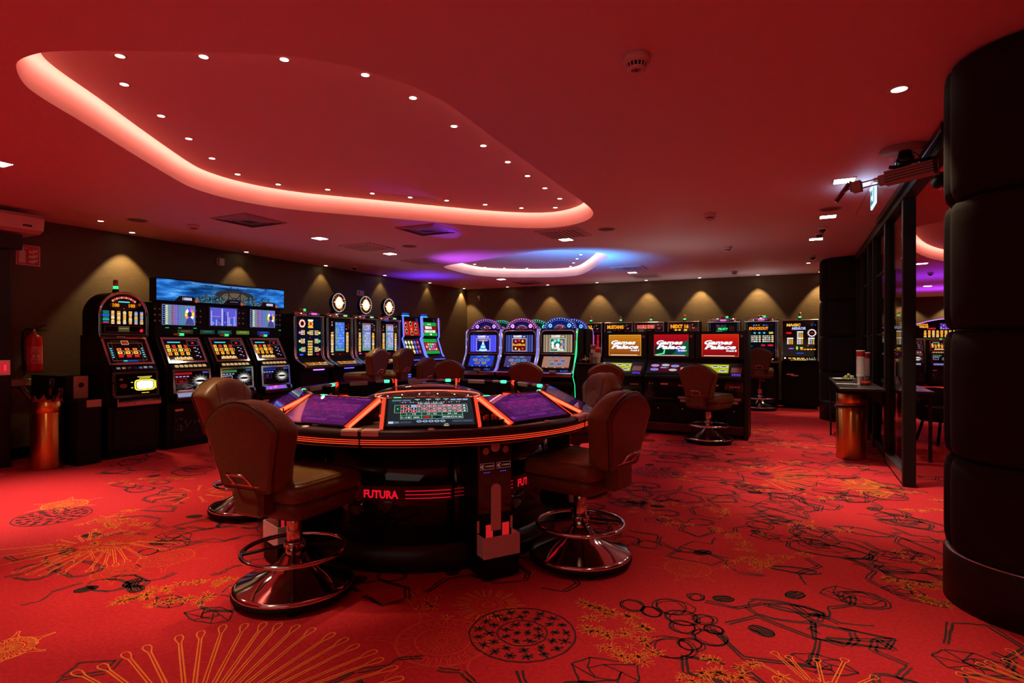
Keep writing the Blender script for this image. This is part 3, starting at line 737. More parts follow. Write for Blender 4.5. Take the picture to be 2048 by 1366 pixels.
b = MB(); b.tube([(.0, -.01, .53), (.01, -.07, .545), (.01, -.11, .50), (.01, -.115, .35), (.01, -.105, .12), (.01, -.095, .05)], .011, RUBBER); b.tube([(.01, -.095, .13), (.01, -.095, .02)], .016, RUBBER, 10); b.build('hose', t)
b = MB(); b.box(-.098, -.07, -.05, .05, .12, .15, BLACK, .004); b.build('wall_bracket', t)
# wall fittings
t = thing('wall_sensor', 'white box sensor high on the brown wall above the lit banner', 'sensor', (-7.499, 5.60, 2.42))
b = MB(); b.box(0, .03, -.035, .075, -.055, .055, WHITE, .004); b.build('casing', t); b = MB(); b.box(.028, .036, -.033, -.012, -.05, .05, mat('sensor_shade', (.18, .14, .14), .5), .002); b.build('side_cover', t)
t = thing('wall_thermostat', 'small white wall controller right of the banner above round toppers', 'thermostat', (-7.499, 8.62, 2.20))
b = MB(); b.box(0, .02, -.10, .10, -.05, .05, WHITE, .004); b.build('casing', t); b = MB(); b.box(.019, .023, -.06, -.03, -.025, .025, GLOSS, .001); b.build('sensor_eye', t)
t = thing('wall_camera', 'small white camera on the back wall right of the room corner', 'camera', (-7.15, YB - .001, 2.36))
b = MB(); b.box(-.03, .03, -.04, 0, -.05, .07, WHITE, .006); b.build('casing', t); b = MB(); b.ball((0, -.045, -.02), .02, .02, .02, GLOSS, 10, 6); b.build('camera_eye', t)
b = MB(); F = Frame((-7.498, 11.35, 1.46), (0, 1, 0), (0, 0, 1))
t = thing('fire_notice', 'little red and white notice on the left wall behind the blue machines', 'sign', (-7.499, 11.3, 1.66))
b.T = Matrix.Translation((0, 0, 0)); b.box(0, .004, -.11, .11, -.11, .11, SR); b.build('board', t)
b = MB(); F = Frame((0, 0, 0), (0, 1, 0), (0, 0, 1)); b.frame(F, -.10, -.10, .10, .10, .01, SW, .006); b.rect(F, -.05, -.07, .0, .05, SW, .006); b.rect(F, .03, -.06, .06, .05, SW, .006); b.build('pictogram', t)

# exit sign
t = thing('exit_sign', 'lit green emergency exit sign hanging from the ceiling near the glass wall', 'sign', (.60, 5.72, HC))
b = MB(); b.box(-.02, .02, -.16, .16, -.03, 0, WHITE, .004); b.build('mount', t)
b = MB(); b.box(-.007, .007, -.15, .15, -.20, -.03, em(165, 215, 255, 2.2, True), .003); b.build('lit_plate', t)
F = Frame((-.007, 0, -.115), (0, -1, 0), (0, 0, 1)); GR = em(10, 125, 130, 1.0); LW = em(225, 245, 255, 1.4)
b = MB(); b.rect(F, -.115, -.062, .115, .062, GR, .002); b.rect(F, .02, -.05, .075, .055, LW, .003)
b.poly(F, [(-.10, .0), (-.065, .03), (-.065, .012), (-.03, .012), (-.03, -.012), (-.065, -.012), (-.065, -.03)], LW, .003)
b.disc(F, .0, .035, .011, LW, .004, 10); b.poly(F, [(-.02, -.045), (-.008, -.045), (.0, -.015), (.012, -.03), (.022, -.045), (.03, -.04), (.012, .0), (.008, .02), (-.01, .022), (-.026, .002), (-.018, -.004), (-.006, .006)], LW, .004)
b.build('pictogram', t)
spot('sign_lamp', (.53, 5.72, HC - .20), 3.2, (.5, .62, 1.0), 165, .6, .05, None, (R(180), R(20), 0))
# ceiling projector
t = thing('ceiling_projector', 'grey ribbed ceiling projector with a rod mounted mirror flap', 'projector', (.69, 4.80, HC))
b = MB(); b.lathe([(.001, 0), (.15, 0), (.155, -.008), (.001, -.02)], GREYP, seg=32); b.build('ceiling_disc', t)
b = MB(); b.lathe([(.035, -.015), (.045, -.05), (.03, -.075), (.001, -.08)], BLACK, seg=16)
b.tube([(.02 + .07 * math.cos(a), .0, -.10 + .075 * math.sin(a)) for a in [2 * PI * k / 24 for k in range(24)]], .004, SATIN, 6, True); b.build('swivel_ring', t)
pb = Matrix.Translation((-.0, -.10, -.20)) @ Matrix.Rotation(R(-18), 4, 'Z') @ Matrix.Rotation(R(-5.5), 4, 'Y')
pg = mat('projector_grey', (.46, .36, .34), .5, .2)
b = MB(); b.T = pb
for i in range(5): b.box(-.13, .15, -.04, .04, -.045 + i * .019, -.045 + i * .019 + .014, pg, .003)
b.box(-.128, .148, -.036, .036, -.043, .046, mat('projector_dark', (.05, .04, .04), .6)); b.build('ribbed_body', t)
b = MB(); b.T = pb; b.box(.15, .17, -.045, .045, -.05, .06, SATIN, .004); b.tube([(.16, .0, .06), (.05, .0, .075), (-.05, 0, .06), (-.10, 0, .075)], .012, BLACK); b.build('rear_cable', t)
b = MB(); b.T = pb; b.box(-.17, -.13, -.028, .028, -.035, .03, pg, .003); b.build('lens_collar', t)
b = MB(); b.T = pb
for zz in (-.022, .018): b.tube([(-.15, 0, zz), (-.30, 0, zz)], .005, pg, 6)
b.build('rods', t)
b = MB(); b.T = pb; b.box(-.335, -.275, -.03, .03, -.042, .035, pg, .004); b.box(-.35, -.335, -.012, .012, -.03, .05, pg, .003); b.build('mirror_motor', t)
b = MB(); b.T = pb @ Matrix.Translation((-.40, 0, -.02)) @ Matrix.Rotation(R(-48), 4, 'Y'); b.box(-.075, .075, -.04, .04, -.004, .004, CHROME2, .001); b.build('mirror_flap', t)
b = MB(); b.T = pb; b.tube([(-.34, 0, .0), (-.40, 0, -.02)], .007, pg, 6); b.build('mirror_arm', t)
# sensors at the door header
t = thing('door_sensor', 'black motion sensor under the ceiling in front of the glass door', 'sensor', (.72, 5.1, HC))
b = MB(); b.box(-.05, .05, -.13, .13, -.05, 0, BLACK, .012); b.build('casing', t)
b = MB(); F = Frame((-.05, 0, -.025), (0, -1, 0), (0, 0, 1)); b.disc(F, -.03, 0, .012, em(70, 70, 170, 1), .003); b.rect(F, .02, -.008, .05, .0, em(230, 230, 240, 1), .003); b.rect(F, .06, -.012, .075, -.006, em(230, 230, 240, 1), .003); b.build('indicator', t)
t = thing('header_sensor', 'rounded black sensor fixed under the door header', 'sensor', (.95, 5.15, 2.49))
b = MB(); b.ball((0, 0, -.06), .05, .10, .05, BLACK, 16, 10); b.box(-.02, .02, -.03, .03, -.03, 0, SATIN); b.build('casing', t)
b = MB(); b.box(.0, .04, -.07, .03, -.125, -.11, mat('red_lens', (.5, .08, .06), .2), .003); b.build('red_lens', t)
b = MB(); b.box(.02, .045, -.05, .05, -.115, -.1, BLACK); b.build('lens_holder', t)
t = thing('ceiling_hatch', 'long flush access panel in the ceiling before the glass door', 'hatch', (.70, 6.4, HC))
b = MB()
for a in ((-.12, -.112, -.75, .75), (.112, .12, -.75, .75), (-.112, .112, -.75, -.742), (-.112, .112, .742, .75)): b.box(*a, -.003, 0, GREYP)
b.build('hatch_frame', t); b = MB(); b.box(-.112, .112, -.742, .742, -.002, -.0005, CEIL); b.build('hatch_lid', t); b = MB(); b.lathe([(.001, -.006), (.02, -.006), (.022, -.002)], BLACK, (0, -.6, 0), 12); b.build('lock', t)
# ------------------------------------------------------------------ gaming machines (front at local y = 0, facing -y)
W_ = em(255, 250, 240, 1.15); CRM = em(255, 214, 150, 1.0); ORG = em(255, 150, 30, 1.1); AMB = em(255, 190, 70, 1.1); YEL = em(255, 232, 90, 1.1)
RED = em(235, 30, 40, 1.1); DRED = em(120, 16, 22, 1.0); CYN = em(70, 210, 235, 1.1); TEAL = em(40, 130, 140, 1.0); BLU = em(50, 80, 235, 1.2); LBL = em(110, 160, 255, 1.1)
GRN = em(60, 235, 130, 1.4); DGRN = em(20, 110, 60, 1.0); PUR = em(165, 70, 235, 1.2); DPUR = em(62, 26, 110, 1.0); PNK = em(245, 110, 215, 1.1); LAV = em(190, 190, 245, 1.0)
NAVY = em(14, 26, 66, 1.0); DIM = em(46, 30, 26, 1.0); INK = mat('print_black', (.006, .006, .006), .4)
UBLU = em(70, 60, 255, 5.0, True); LEDB = em(90, 100, 255, 2.2, True); LEDP = em(190, 120, 255, 2.0, True); LEDG = em(40, 230, 140, 1.4, True)
def pay(b, F, x0, y0, x1, y1, nx, ny, cols, fx=.72, fy=.55, d=.0075):
    for i in range(nx):
        for j in range(ny):
            cx = x0 + (x1 - x0) * (i + .5) / nx; cy = y0 + (y1 - y0) * (j + .5) / ny
            w, h = (x1 - x0) / nx * fx / 2, (y1 - y0) / ny * fy / 2
            w *= random.uniform(.8, 1.1)
            b.rect(F, cx - w, cy - h, cx + w, cy + h, cols[i] if isinstance(cols, tuple) else random.choice(cols), d)
def reel(b, F, x, y, w, h, cols):
    b.rect(F, x - w / 2, y - h / 2, x + w / 2, y + h / 2, em(40, 24, 14, 1), .003)
    for k in (-1, 0, 1):
        c = cols[(k + 1) % len(cols)]
        b.poly(F, [(x - w * .38, y + k * h * .31 - h * .13), (x + w * .36, y + k * h * .31 - h * .12), (x + w * .38, y + k * h * .31 + h * .13), (x - w * .36, y + k * h * .31 + h * .12)], c, .004)
        b.disc(F, x, y + k * h * .31, w * .15, em(150, 40, 20, 1), .005, 8, h * .06)
    b.ring(F, x + w * .32, y, w * .42, w * .48, CRM, .005, 8, -1.2, 1.2)
def signal(root, x, y, z, kind=0):
    b = MB()
    if kind == 0:
        b.lathe([(.001, 0), (.034, 0), (.032, .03), (.026, .04)], BLACK, (x, y, z), 14); b.lathe([(.024, .075), (.024, .13), (.016, .145), (.001, .147)], mat('red_lens', (.5, .08, .06), .2), (x, y, z), 14)
        b.lathe([(.026, .118), (.026, .124)], SATIN, (x, y, z), 14); o = b.build('signal_light', root)
        b = MB(); b.lathe([(.025, .04), (.025, .075)], GRN, (x, y, z), 14); b.build('green_lens', o)
    else:
        b.box(x - .075, x + .075, y - .03, y + .03, z, z + .015, BLACK); b.box(x - .07, x - .025, y - .025, y + .025, z + .015, z + .055, mat('red_lens', (.5, .08, .06), .2), .006); b.box(x - .022, x + .022, y - .025, y + .025, z + .015, z + .055, mat('amber_lens', (.5, .22, .05), .2), .006)
        o = b.build('signal_light', root)
        b = MB(); b.box(x + .025, x + .07, y - .025, y + .025, z + .015, z + .055, GRN, .006); b.build('green_lens', o)
def burst(b, F, x, y, r, d=.003):
    """white glow with a plain dark lozenge"""
    for q, c in ((1.0, (40, 38, 40)), (.82, (90, 88, 88)), (.62, (180, 176, 170)), (.46, (250, 246, 236))):
        b.poly(F, [(x + r * q * (1.25 if k % 2 else .95) * math.cos(2 * PI * k / 28), y + r * q * (.85 if k % 2 else .65) * math.sin(2 * PI * k / 28)) for k in range(28)], em(*c, 1), d); d += .0008
    b.poly(F, [(x - r * .75, y), (x - r * .3, y + r * .12), (x + r * .3, y + r * .12), (x + r * .75, y), (x + r * .3, y - r * .14), (x - r * .3, y - r * .14)], INK, d)
def edge_frame(b, F, x0, y0, x1, y1, w, m, t=.012):
    """raised frame with depth round a flat panel"""
    for a, c, e, g in ((x0, y0, x1, y0 + w), (x0, y1 - w, x1, y1), (x0, y0 + w, x0 + w, y1 - w), (x1 - w, y0 + w, x1, y1 - w)):
        P = [F.P(p, q, d) for d in (0, t) for p, q in ((a, c), (e, c), (e, g), (a, g))]
        b.add(P, [(3, 2, 1, 0), (4, 5, 6, 7), (0, 1, 5, 4), (1, 2, 6, 5), (2, 3, 7, 6), (3, 0, 4, 7)], m)
def panel(root, name, F, x0, y0, x1, y1, m=GLASSB, d=.0):
    b = MB(); P = [F.P(a, c, e) for e in (d - .006, d) for a, c in ((x0, y0), (x1, y0), (x1, y1), (x0, y1))]
    b.add(P, [(3, 2, 1, 0), (4, 5, 6, 7), (0, 1, 5, 4), (1, 2, 6, 5), (2, 3, 7, 6), (3, 0, 4, 7)], m); return b.build(name, root)

def reel_machine(label, loc, rot, w, kind, group=None, seed=0):
    random.seed(seed)
    t = thing('slot_machine', label, 'slot machine', loc, rot, group); h = w / 2 - .012
    b = MB(); b.prism([(0, .05), (0, .55), (.03, .56), (.03, .93), (.05, 1.0), (.22, 1.30), (.22, 1.33), (.52, 1.33), (.52, .05)], -h, h, BLACK); b.build('cabinet', t)
    b = MB(); b.box(-h + .02, h - .02, .03, .5, 0, .05, RUBBER); b.build('plinth', t)
    h -= .030 if kind == 'arch' else .042
    d = MB(); d.box(-h + .025, h - .025, -.012, 0, .09, .53, noisy('door_laminate', (.008, .006, .006), (.012, .009, .008), 40, .5, spec=.15), .004); dr = d.build('base_door', t)
    b = MB(); b.lathe([(.001, -.004), (.010, -.004), (.011, 0)], CHROME, seg=12); o = b.build('lock', dr); o.data.transform(Matrix.Translation((0, -.012, .50)) @ Matrix.Rotation(R(90), 4, 'X'))
    # tray
    b = MB(); b.prism([(-.10, .565), (-.105, .60), (-.085, .60), (-.07, .585), (.0, .585), (.03, .64), (.03, .565)], -h + .01, h - .01, CHROME2 if kind == 'arch' else SATIN); b.box(-h + .01, -h + .022, -.10, .03, .565, .65, CHROME); b.box(h - .022, h - .01, -.10, .03, .565, .65, CHROME); tr = b.build('coin_tray', t)
    if kind == 'arch':
        b = MB()
        for k in range(9): b.box(-h + .09 + k * .04, -h + .11 + k * .04, -.06, .0, .586, .590, mat('amber_reflector', (.8, .5, .12), .15, 1.0))
        b.slab([(-.06, .575), (.06, .575), (.04, .60), (-.04, .60)], -.108, -.10, CHROME); b.build('tray_grille', tr)
    else:
        b = MB(); F = Frame((0, -.05, .603), (1, 0, 0), (0, .55, .83)); b.rect(F, -h + .06, .0, h - .06, .06, em(120, 120, 190, .9) if seed % 3 else em(150, 150, 190, .9), .004)
        if seed % 3 == 2:
            b.rect(F, -h + .1, .01, h - .1, .05, PUR, .005)
            for k in range(5): b.disc(F, random.uniform(-.1, .02), random.uniform(.015, .045), .016, PNK, .006, 8)
        b.build('lit_lip', tr)
    # belly glass
    F = Frame((0, -.032, .66), (1, 0, 0), (0, .08, .997)); x = h - .012; H = .265
    g = panel(t, 'belly_glass', F, -x, 0, x, H)
    b = MB(); edge_frame(b, F, -x - .01, -.008, x + .01, H + .008, .026, CHROME, .02); b.box(-x, x, -.004, .03, .655, .93, BLACK); b.build('belly_frame', t)
    b = MB()
    if kind == 'arch':
        b.poly(F, [(.10 + .115 * math.copysign(abs(math.cos(q)) ** .45, math.cos(q)), .12 + .062 * math.copysign(abs(math.sin(q)) ** .45, math.sin(q))) for q in [2 * PI * k / 28 for k in range(28)]], em(255, 226, 60, 1.5, True), .003)
        b.poly(F, [(.10 + .10 * math.copysign(abs(math.cos(q)) ** .45, math.cos(q)), .12 + .050 * math.copysign(abs(math.sin(q)) ** .45, math.sin(q))) for q in [2 * PI * k / 28 for k in range(28)]], INK, .004)
        b.poly(F, [(.10 + .092 * math.copysign(abs(math.cos(q)) ** .45, math.cos(q)), .12 + .045 * math.copysign(abs(math.sin(q)) ** .45, math.sin(q))) for q in [2 * PI * k / 28 for k in range(28)]], em(255, 252, 225, 2.2, True), .005)
        b.rect(F, .04, .192, .16, .20, YEL, .004); b.rect(F, .02, .208, .18, .214, YEL, .004); b.rect(F, .06, .03, .14, .036, YEL, .004)
        for yy in (.09, .15): b.rect(F, -.05, yy, -.03, yy + .008, YEL, .004); b.rect(F, .225, yy, .245, yy + .008, YEL, .004)
        b.disc(F, -.15, .19, .02, DRED, .003, 12, .01); b.disc(F, -.13, .12, .04, em(70, 14, 12, 1), .003, 14, .025)
    else:
        c = [em(150, 18, 26, 1), em(60, 120, 70, 1), em(26, 40, 120, 1)][seed % 3]
        b.rect(F, -x + .03, H - .06, -x + .24, H - .03, c, .003)
        for k in range(4): b.rect(F, -x + .035 + k * .045, H - .085, -x + .065 + k * .045, H - .075, LAV, .003)
        b.frame(F, -x + .04, .10, -x + .17, .165, .006, c if seed % 3 != 1 else LAV, .003); b.disc(F, -x + .10, .13, .03, DRED, .003, 12, .015)
        if seed % 3 == 0:
            for k in range(14): b.rect(F, -x + .05 + random.uniform(0, .2), .035 + k * .004, -x + .10 + random.uniform(0, .2), .039 + k * .004, em(110, 90, 90, 1), .003)
            b.rect(F, -x + .06, .012, -x + .25, .024, em(230, 140, 170, 1), .003)
        burst(b, F, .11, .125, .105)
        b.rect(F, x - .09, H - .05, x - .02, H - .028, em(60, 80, 150, 1), .003)
    b.build('glass_image', g)
    # button deck
    b = MB(); b.prism([(-.035, .932), (-.035, .945), (.05, 1.0), (.05, .932)], -h + .01, h - .01, BLACK); k0 = b.build('button_deck', t)
    F = Frame((0, -.035, .945), (1, 0, 0), (0, .085, .055))
    for k in range(7):
        P = -h + .07 + k * (2 * h - .14) / 6; b = MB(); q = [F.P(a, c, e) for e in (0, .008) for a, c in ((P - .022, .02), (P + .018, .02), (P + .026, .06), (P - .014, .06))]
        b.add(q, [(4, 5, 6, 7), (0, 1, 5, 4), (1, 2, 6, 5), (2, 3, 7, 6), (3, 0, 4, 7)], CHROME if kind == 'arch' else em(220, 180, 120, .8)); b.build('button', k0)
    # reel glass
    F = Frame((0, .045, 1.005), (1, 0, 0), (0, .17, .30)); H = .335
    g = panel(t, 'reel_glass', F, -h + .02, 0, h - .02, H)
    b = MB(); edge_frame(b, F, -h, -.006, h, H + .008, .024, CHROME, .016); b.build('reel_frame', t)
    b = MB()
    if kind == 'arch':
        b.frame(F, -h + .06, .05, h - .06, H - .06, .005, em(120, 70, 45, 1), .002); b.frame(F, -h + .1, .025, h - .1, H - .035, .004, em(90, 45, 30, 1), .002)
        for xx in (-.085, .0, .085): reel(b, F, xx, .15, .064, .13, [RED, AMB, em(235, 120, 60, 1)])
        for s in (-1, 1):
            for k in range(5): b.rect(F, s * .165 - .01, .09 + k * .027, s * .165 + .01, .102 + k * .027, CYN, .003)
        b.frame(F, -.038, .253, .038, .302, .004, CRM, .003); b.text(F, '133', 0, .264, .026, RED, .004, .03)
        b.rect(F, -.085, .035, .085, .06, em(20, 50, 90, 1), .003); b.rect(F, -.075, .041, -.035, .054, CYN, .004)
        for k in range(12): b.rect(F, -.028 + k * .0085, .043, -.023 + k * .0085, .052, BLU, .004)
    else:
        for k in range(4): reel(b, F, -h + .065 + k * .074, .175, .058, .16, [AMB, ORG, em(220, 60, 40, 1)] if k % 2 else [ORG, YEL, AMB])
        b.rect(F, -.17, H - .06, -.01, H - .045, CYN, .003)
        b.frame(F, h - .17, H - .10, h - .03, H - .028, .004, em(110, 90, 110, 1), .003); b.disc(F, h - .10, H - .062, .018, RED, .004, 12, .012)
        for k, yy in enumerate((.20, .15, .09)): b.rect(F, h - .11, yy, h - .075, yy + .008, LAV, .003); b.rect(F, h - .065, yy - .02, h - .05, yy - .008, LAV, .003)
        for k in range(9): b.rect(F, -h + .1 + k * .025, .045 + (k % 3) * .004, -h + .12 + k * .025, .075 + (k % 2) * .008, CRM, .003)
        b.rect(F, -h + .09, .04, -h + .33, .046, AMB, .003)
    b.build('glass_image', g)
    if kind == 'arch':
        pts = [(-.262, 1.33), (.262, 1.33)] + [(.262 * math.cos(q), 1.555 + .26 * math.sin(q)) for q in [PI * k / 22 for k in range(23)]]
        b = MB(); b.slab(pts, .20, .50, BLACK); b.build('top_box', t)
        ins = [(-.235, 1.36), (.235, 1.36)] + [(.235 * math.cos(q), 1.555 + .232 * math.sin(q)) for q in [PI * k / 22 for k in range(23)]]
        b = MB(); b.slab(ins, .195, .2, GLASSB); g = b.build('top_glass', t)
        b = MB(); b.tube([(x_, .195, z_) for x_, z_ in [(-.252, 1.34)] + [(.252 * math.cos(q), 1.555 + .25 * math.sin(q)) for q in [PI - PI * k / 22 for k in range(23)]] + [(.252, 1.34)]], .016, CHROME, 8); b.box(-.262, .262, .17, .2, 1.31, 1.345, CHROME, .004); b.build('chrome_arch', t)
        F = Frame((0, .195, 0), (1, 0, 0), (0, 0, 1)); b = MB()
        b.disc(F, 0, 1.665, .15, em(52, 16, 10, 1), .002, 24, .055); b.disc(F, 0, 1.66, .135, INK, .003, 24, .042)
        b.text(F, '100', -.085, 1.645, .038, em(255, 150, 20, 1.2), .004, .035); b.text(F, '100', .085, 1.645, .038, em(255, 150, 20, 1.2), .004, .035)
        b.rect(F, -.06, 1.695, .06, 1.708, CYN, .004); b.rect(F, -.006, 1.622, .006, 1.632, RED, .004)
        for k in range(11):
            q = PI * (.30 + .4 * k / 10); b.disc(F, .20 * math.cos(q), 1.545 + .205 * math.sin(q), .013, em(230, 80, 60, 1) if k % 2 else em(230, 150, 120, 1), .004, 8)
        b.disc(F, .17, 1.68, .018, em(120, 50, 40, 1), .003, 12)
        pay(b, F, -.225, 1.46, -.155, 1.60, 1, 14, [TEAL, CYN, DGRN, RED, BLU], .95, .8)
        for k in range(6): pay(b, F, -.14 + k * .062, 1.455, -.10 + k * .062, 1.60, 1, 16, [CRM, AMB, W_, ORG] if k < 4 else [CRM, LBL, AMB], .85, .72)
        b.rect(F, -.06, 1.37, .06, 1.43, em(70, 62, 40, 1), .002); b.rect(F, -.05, 1.40, .05, 1.41, em(150, 130, 70, 1), .003); b.frame(F, -.2, 1.365, .2, 1.435, .004, em(70, 26, 20, 1), .002)
        b.disc(F, .19, 1.385, .02, RED, .004, 12)
        b.build('glass_image', g)
        signal(t, 0, .35, 1.812)
    else:
        b = MB(); b.box(-.07, .0, .20, .23, 1.335, 1.36, mat('amber_lens', (.5, .22, .05), .2), .003); o = b.build('service_lamp', t)
        b = MB(); b.box(.0, .055, .198, .232, 1.333, 1.363, GRN, .003); b.build('green_lens', o)
        b = MB(); F = Frame((0, -.013, .09), (1, 0, 0), (0, 0, 1)); c2 = em(66, 20, 16, 1)
        b.rect(F, -.20, .35, -.10, .375, em(120, 34, 30, 1), .001)
        for k in range(46): xx, zz = random.uniform(-.22, .22), abs(random.gauss(.17, .05)); b.poly(F, [(xx, zz), (xx + random.uniform(.01, .03), zz + .004), (xx + random.uniform(-.01, .03), zz + random.uniform(.02, .05))], random.choice([em(34, 12, 10, 1), em(24, 8, 8, 1), em(48, 20, 17, 1)]), .001)
        b.build('door_art', dr)
    return t

def curve_machine(label, loc, rot, kind, group=None, seed=0):
    random.seed(seed); w = .62
    t = thing('slot_machine', label, 'slot machine', loc, rot, group); h = w / 2
    prof = [(.232, 1.66), (.230, 1.2), (.228, 1.05), (.195, .985), (.12, .935), (.0, .885)]
    b = MB(); b.prism(prof + [(.0, .85), (.10, .80), (.10, .05), (.56, .05), (.56, 1.66)], -h + .012, h - .012, BLACK); b.build('cabinet', t)
    b = MB(); b.box(-h + .03, h - .03, .13, .53, 0, .05, RUBBER); b.build('plinth', t)
    for s in (-1, 1):
        b = MB(); b.tube([(s * (h - .018), y - .012, z) for y, z in prof], .018, CHROME, 10); b.tube([(s * (h - .052), y - .010, z + .003) for y, z in prof], .008, CHROME, 8); b.build('chrome_side', t)
    b = MB(); b.lathe([(.30, 0), (.30, .05), (.285, .065), (.0, .07)], CHROME, (0, .42, 1.66), 24, True, PI + .45, 2 * PI - .45); b.box(-h + .01, h - .01, .26, .56, 1.66, 1.70, SATIN, .006); b.box(-h, h, .19, .3, 1.645, 1.675, CHROME, .006); b.build('crown', t)
    F = Frame((0, .218, 0), (1, 0, 0), (0, .0, 1)); x = h - .065
    g = panel(t, 'tall_glass', F, -x, 1.03, x, 1.63, GLASSB, .004)
    b = MB(); 
    if kind == 'fruit':
        b.rect(F, -x, 1.06, x, 1.63, em(8, 16, 34, 1), .006)
        for k in range(12):
            q = 2 * PI * k / 12; b.disc(F, -.15 + .05 * math.cos(q), 1.54 + .05 * math.sin(q), .013, CRM if k % 2 else W_, .009, 9)
        b.disc(F, -.15, 1.54, .066, em(200, 40, 20, 1), .0075, 24); b.disc(F, -.15, 1.54, .028, INK, .0085, 16)
        b.disc(F, .02, 1.54, .05, AMB, .008, 14); b.disc(F, .02, 1.54, .03, em(190, 70, 20, 1), .009, 12); b.rect(F, -.035, 1.58, .07, 1.605, W_, .009); b.rect(F, -.035, 1.475, .07, 1.50, AMB, .009)
        for xx, yy in ((-.14, 1.40), (.03, 1.40), (.14, 1.40), (-.14, 1.27), (.14, 1.27), (-.13, 1.14), (.14, 1.14)):
            pay(b, F, xx - .04, yy - .035, xx + .045, yy + .04, 5, 5, [CRM, W_, AMB], .7, .7, .008)
            b.disc(F, xx - .06 if xx < .1 else xx + .065, yy, .02, random.choice([AMB, GRN, YEL, PNK]), .009, 10)
        for k in range(6): pay(b, F, -.04, 1.05 + k * .04, .06, 1.08 + k * .04, 3 + k % 2, 1, [AMB, CRM, YEL], .8, .9, .008)
        b.rect(F, .13, 1.045, .20, 1.085, em(60, 6, 10, 1), .008); b.text(F, '133', .165, 1.05, .028, RED, .01, .03); b.rect(F, -.20, 1.05, -.13, 1.075, BLU, .008)
        b.rect(F, 0, 1.315, .016, 1.33, RED, .009)
    elif kind == 'line':
        grey = seed % 3 != 0
        b.rect(F, -.115, 1.11, .10, 1.585, em(130, 150, 200, 1) if grey else em(60, 100, 215, 1), .006)
        pay(b, F, -.065, 1.16, .095, 1.575, 4, 9, [em(190, 190, 225, 1), em(160, 170, 220, 1), em(150, 140, 200, 1)] if grey else [em(120, 165, 245, 1), em(80, 130, 240, 1)], .86, .78, .008)
        pay(b, F, -.112, 1.115, -.068, 1.575, 1, 12, [em(110, 160, 120, 1), em(70, 130, 170, 1), em(130, 170, 90, 1)], .9, .85, .008); b.rect(F, -.11, 1.115, .095, 1.15, em(90, 170, 130, 1), .008)
        if grey: b.rect(F, -.11, 1.555, .095, 1.58, em(180, 70, 90, 1), .009); b.rect(F, -.11, 1.44, .095, 1.46, em(100, 80, 190, 1), .009)
        for xx in (-.185, .165):
            pay(b, F, xx - .035, 1.09, xx + .035, 1.42, 1, 16, [CRM, AMB, W_], .85, .62, .008); pay(b, F, xx - .03, 1.08, xx + .03, 1.43, 2, 12, [AMB, em(200, 130, 60, 1)], .4, .5, .009)
        for k in range(10): b.disc(F, random.choice([-.19, .14, .19]), random.uniform(1.45, 1.6), .008, random.choice([CRM, RED, W_, PUR]), .008, 8)
        b.rect(F, -.15, 1.035, .20, 1.075, em(40, 8, 10, 1), .006); b.text(F, ['0002', '0000', '2'][seed % 3] if grey else '2', -.01, 1.042, .026, RED, .009, .03)
        b.rect(F, -.2, 1.05, -.15, 1.066, PNK if grey else em(200, 210, 110, 1), .008)
    else:
        b.rect(F, -x, 1.05, x, 1.63, em(10, 10, 18, 1), .006)
        if kind == 'knock':
            b.text(F, 'KNOCKOUT', -.05, 1.50, .055, ORG, .01, .05, 0, .34); b.text(F, 'KNOCKOUT', -.046, 1.494, .055, em(150, 40, 16, 1), .008, .05, 0, .34)
            for k in range(3): b.poly(F, [(-.12 + k * .085 + r_ * math.cos(PI / 2 + q * PI / 5), 1.435 + r_ * .9 * math.sin(PI / 2 + q * PI / 5)) for q, r_ in enumerate([.03, .012] * 5)], CYN, .009)
            b.text(F, '200', .17, 1.42, .036, YEL, .009, .04)
            for r_ in range(4):
                for c_ in range(2):
                    x0 = -.21 + c_ * .225; yy = 1.375 - r_ * .035
                    b.rect(F, x0, yy - .012, x0 + .145, yy + .012, em(60, 150, 170, 1), .007); pay(b, F, x0, yy - .012, x0 + .145, yy + .012, 4, 1, [CRM, ORG, W_, em(240, 120, 100, 1)], .7, .75, .009); b.disc(F, x0 + .18, yy, .024, CRM, .008, 12, .012)
            b.text(F, '200', .03, 1.18, .036, RED, .009, .035); b.text(F, '1888', .16, 1.18, .036, RED, .009, .035)
            b.rect(F, -.21, 1.17, -.16, 1.19, DGRN, .008)
            pay(b, F, -.2, 1.575, .2, 1.60, 9, 1, [AMB, CYN, PUR, DIM], .6, .5, .008)
        else:
            b.rect(F, -.13, 1.44, .05, 1.60, em(12, 66, 46, 1), .007); b.text(F, 'FRUITY', -.01, 1.50, .04, GRN, .009, .04)
            b.rect(F, -.14, 1.51, -.09, 1.60, em(90, 26, 20, 1), .008); b.rect(F, -.08, 1.51, -.04, 1.60, em(70, 16, 40, 1), .008); pay(b, F, -.15, 1.44, -.03, 1.48, 4, 1, [GRN, W_], .8, .8, .009)
            pay(b, F, -.2, 1.40, .22, 1.42, 12, 1, [CRM, W_, DIM], .7, .6, .008); pay(b, F, -.2, 1.1, .2, 1.36, 6, 8, [CRM, AMB, TEAL], .6, .5, .008); b.rect(F, .1, 1.48, .2, 1.58, em(50, 20, 12, 1), .007)
        for k in range(4): b.disc(F, random.uniform(-.2, .2), random.uniform(1.56, 1.61), .008, BLU, .009, 8)
    b.build('glass_image', g)
    b = MB(); F = Frame((0, .19, 1.69), (1, 0, 0), (0, 0, 1)); F = Frame((0, .135, 1.683), (1, 0, 0), (0, 0, 1))
    b.box(-.12, .12, .118, .13, 1.668, 1.712, mat('sign_shell', (.05, .02, .06), .3), .004); o = b.build('crown_sign', t)
    F = Frame((0, .118, 1.69), (1, 0, 0), (0, 0, 1)); b = MB()
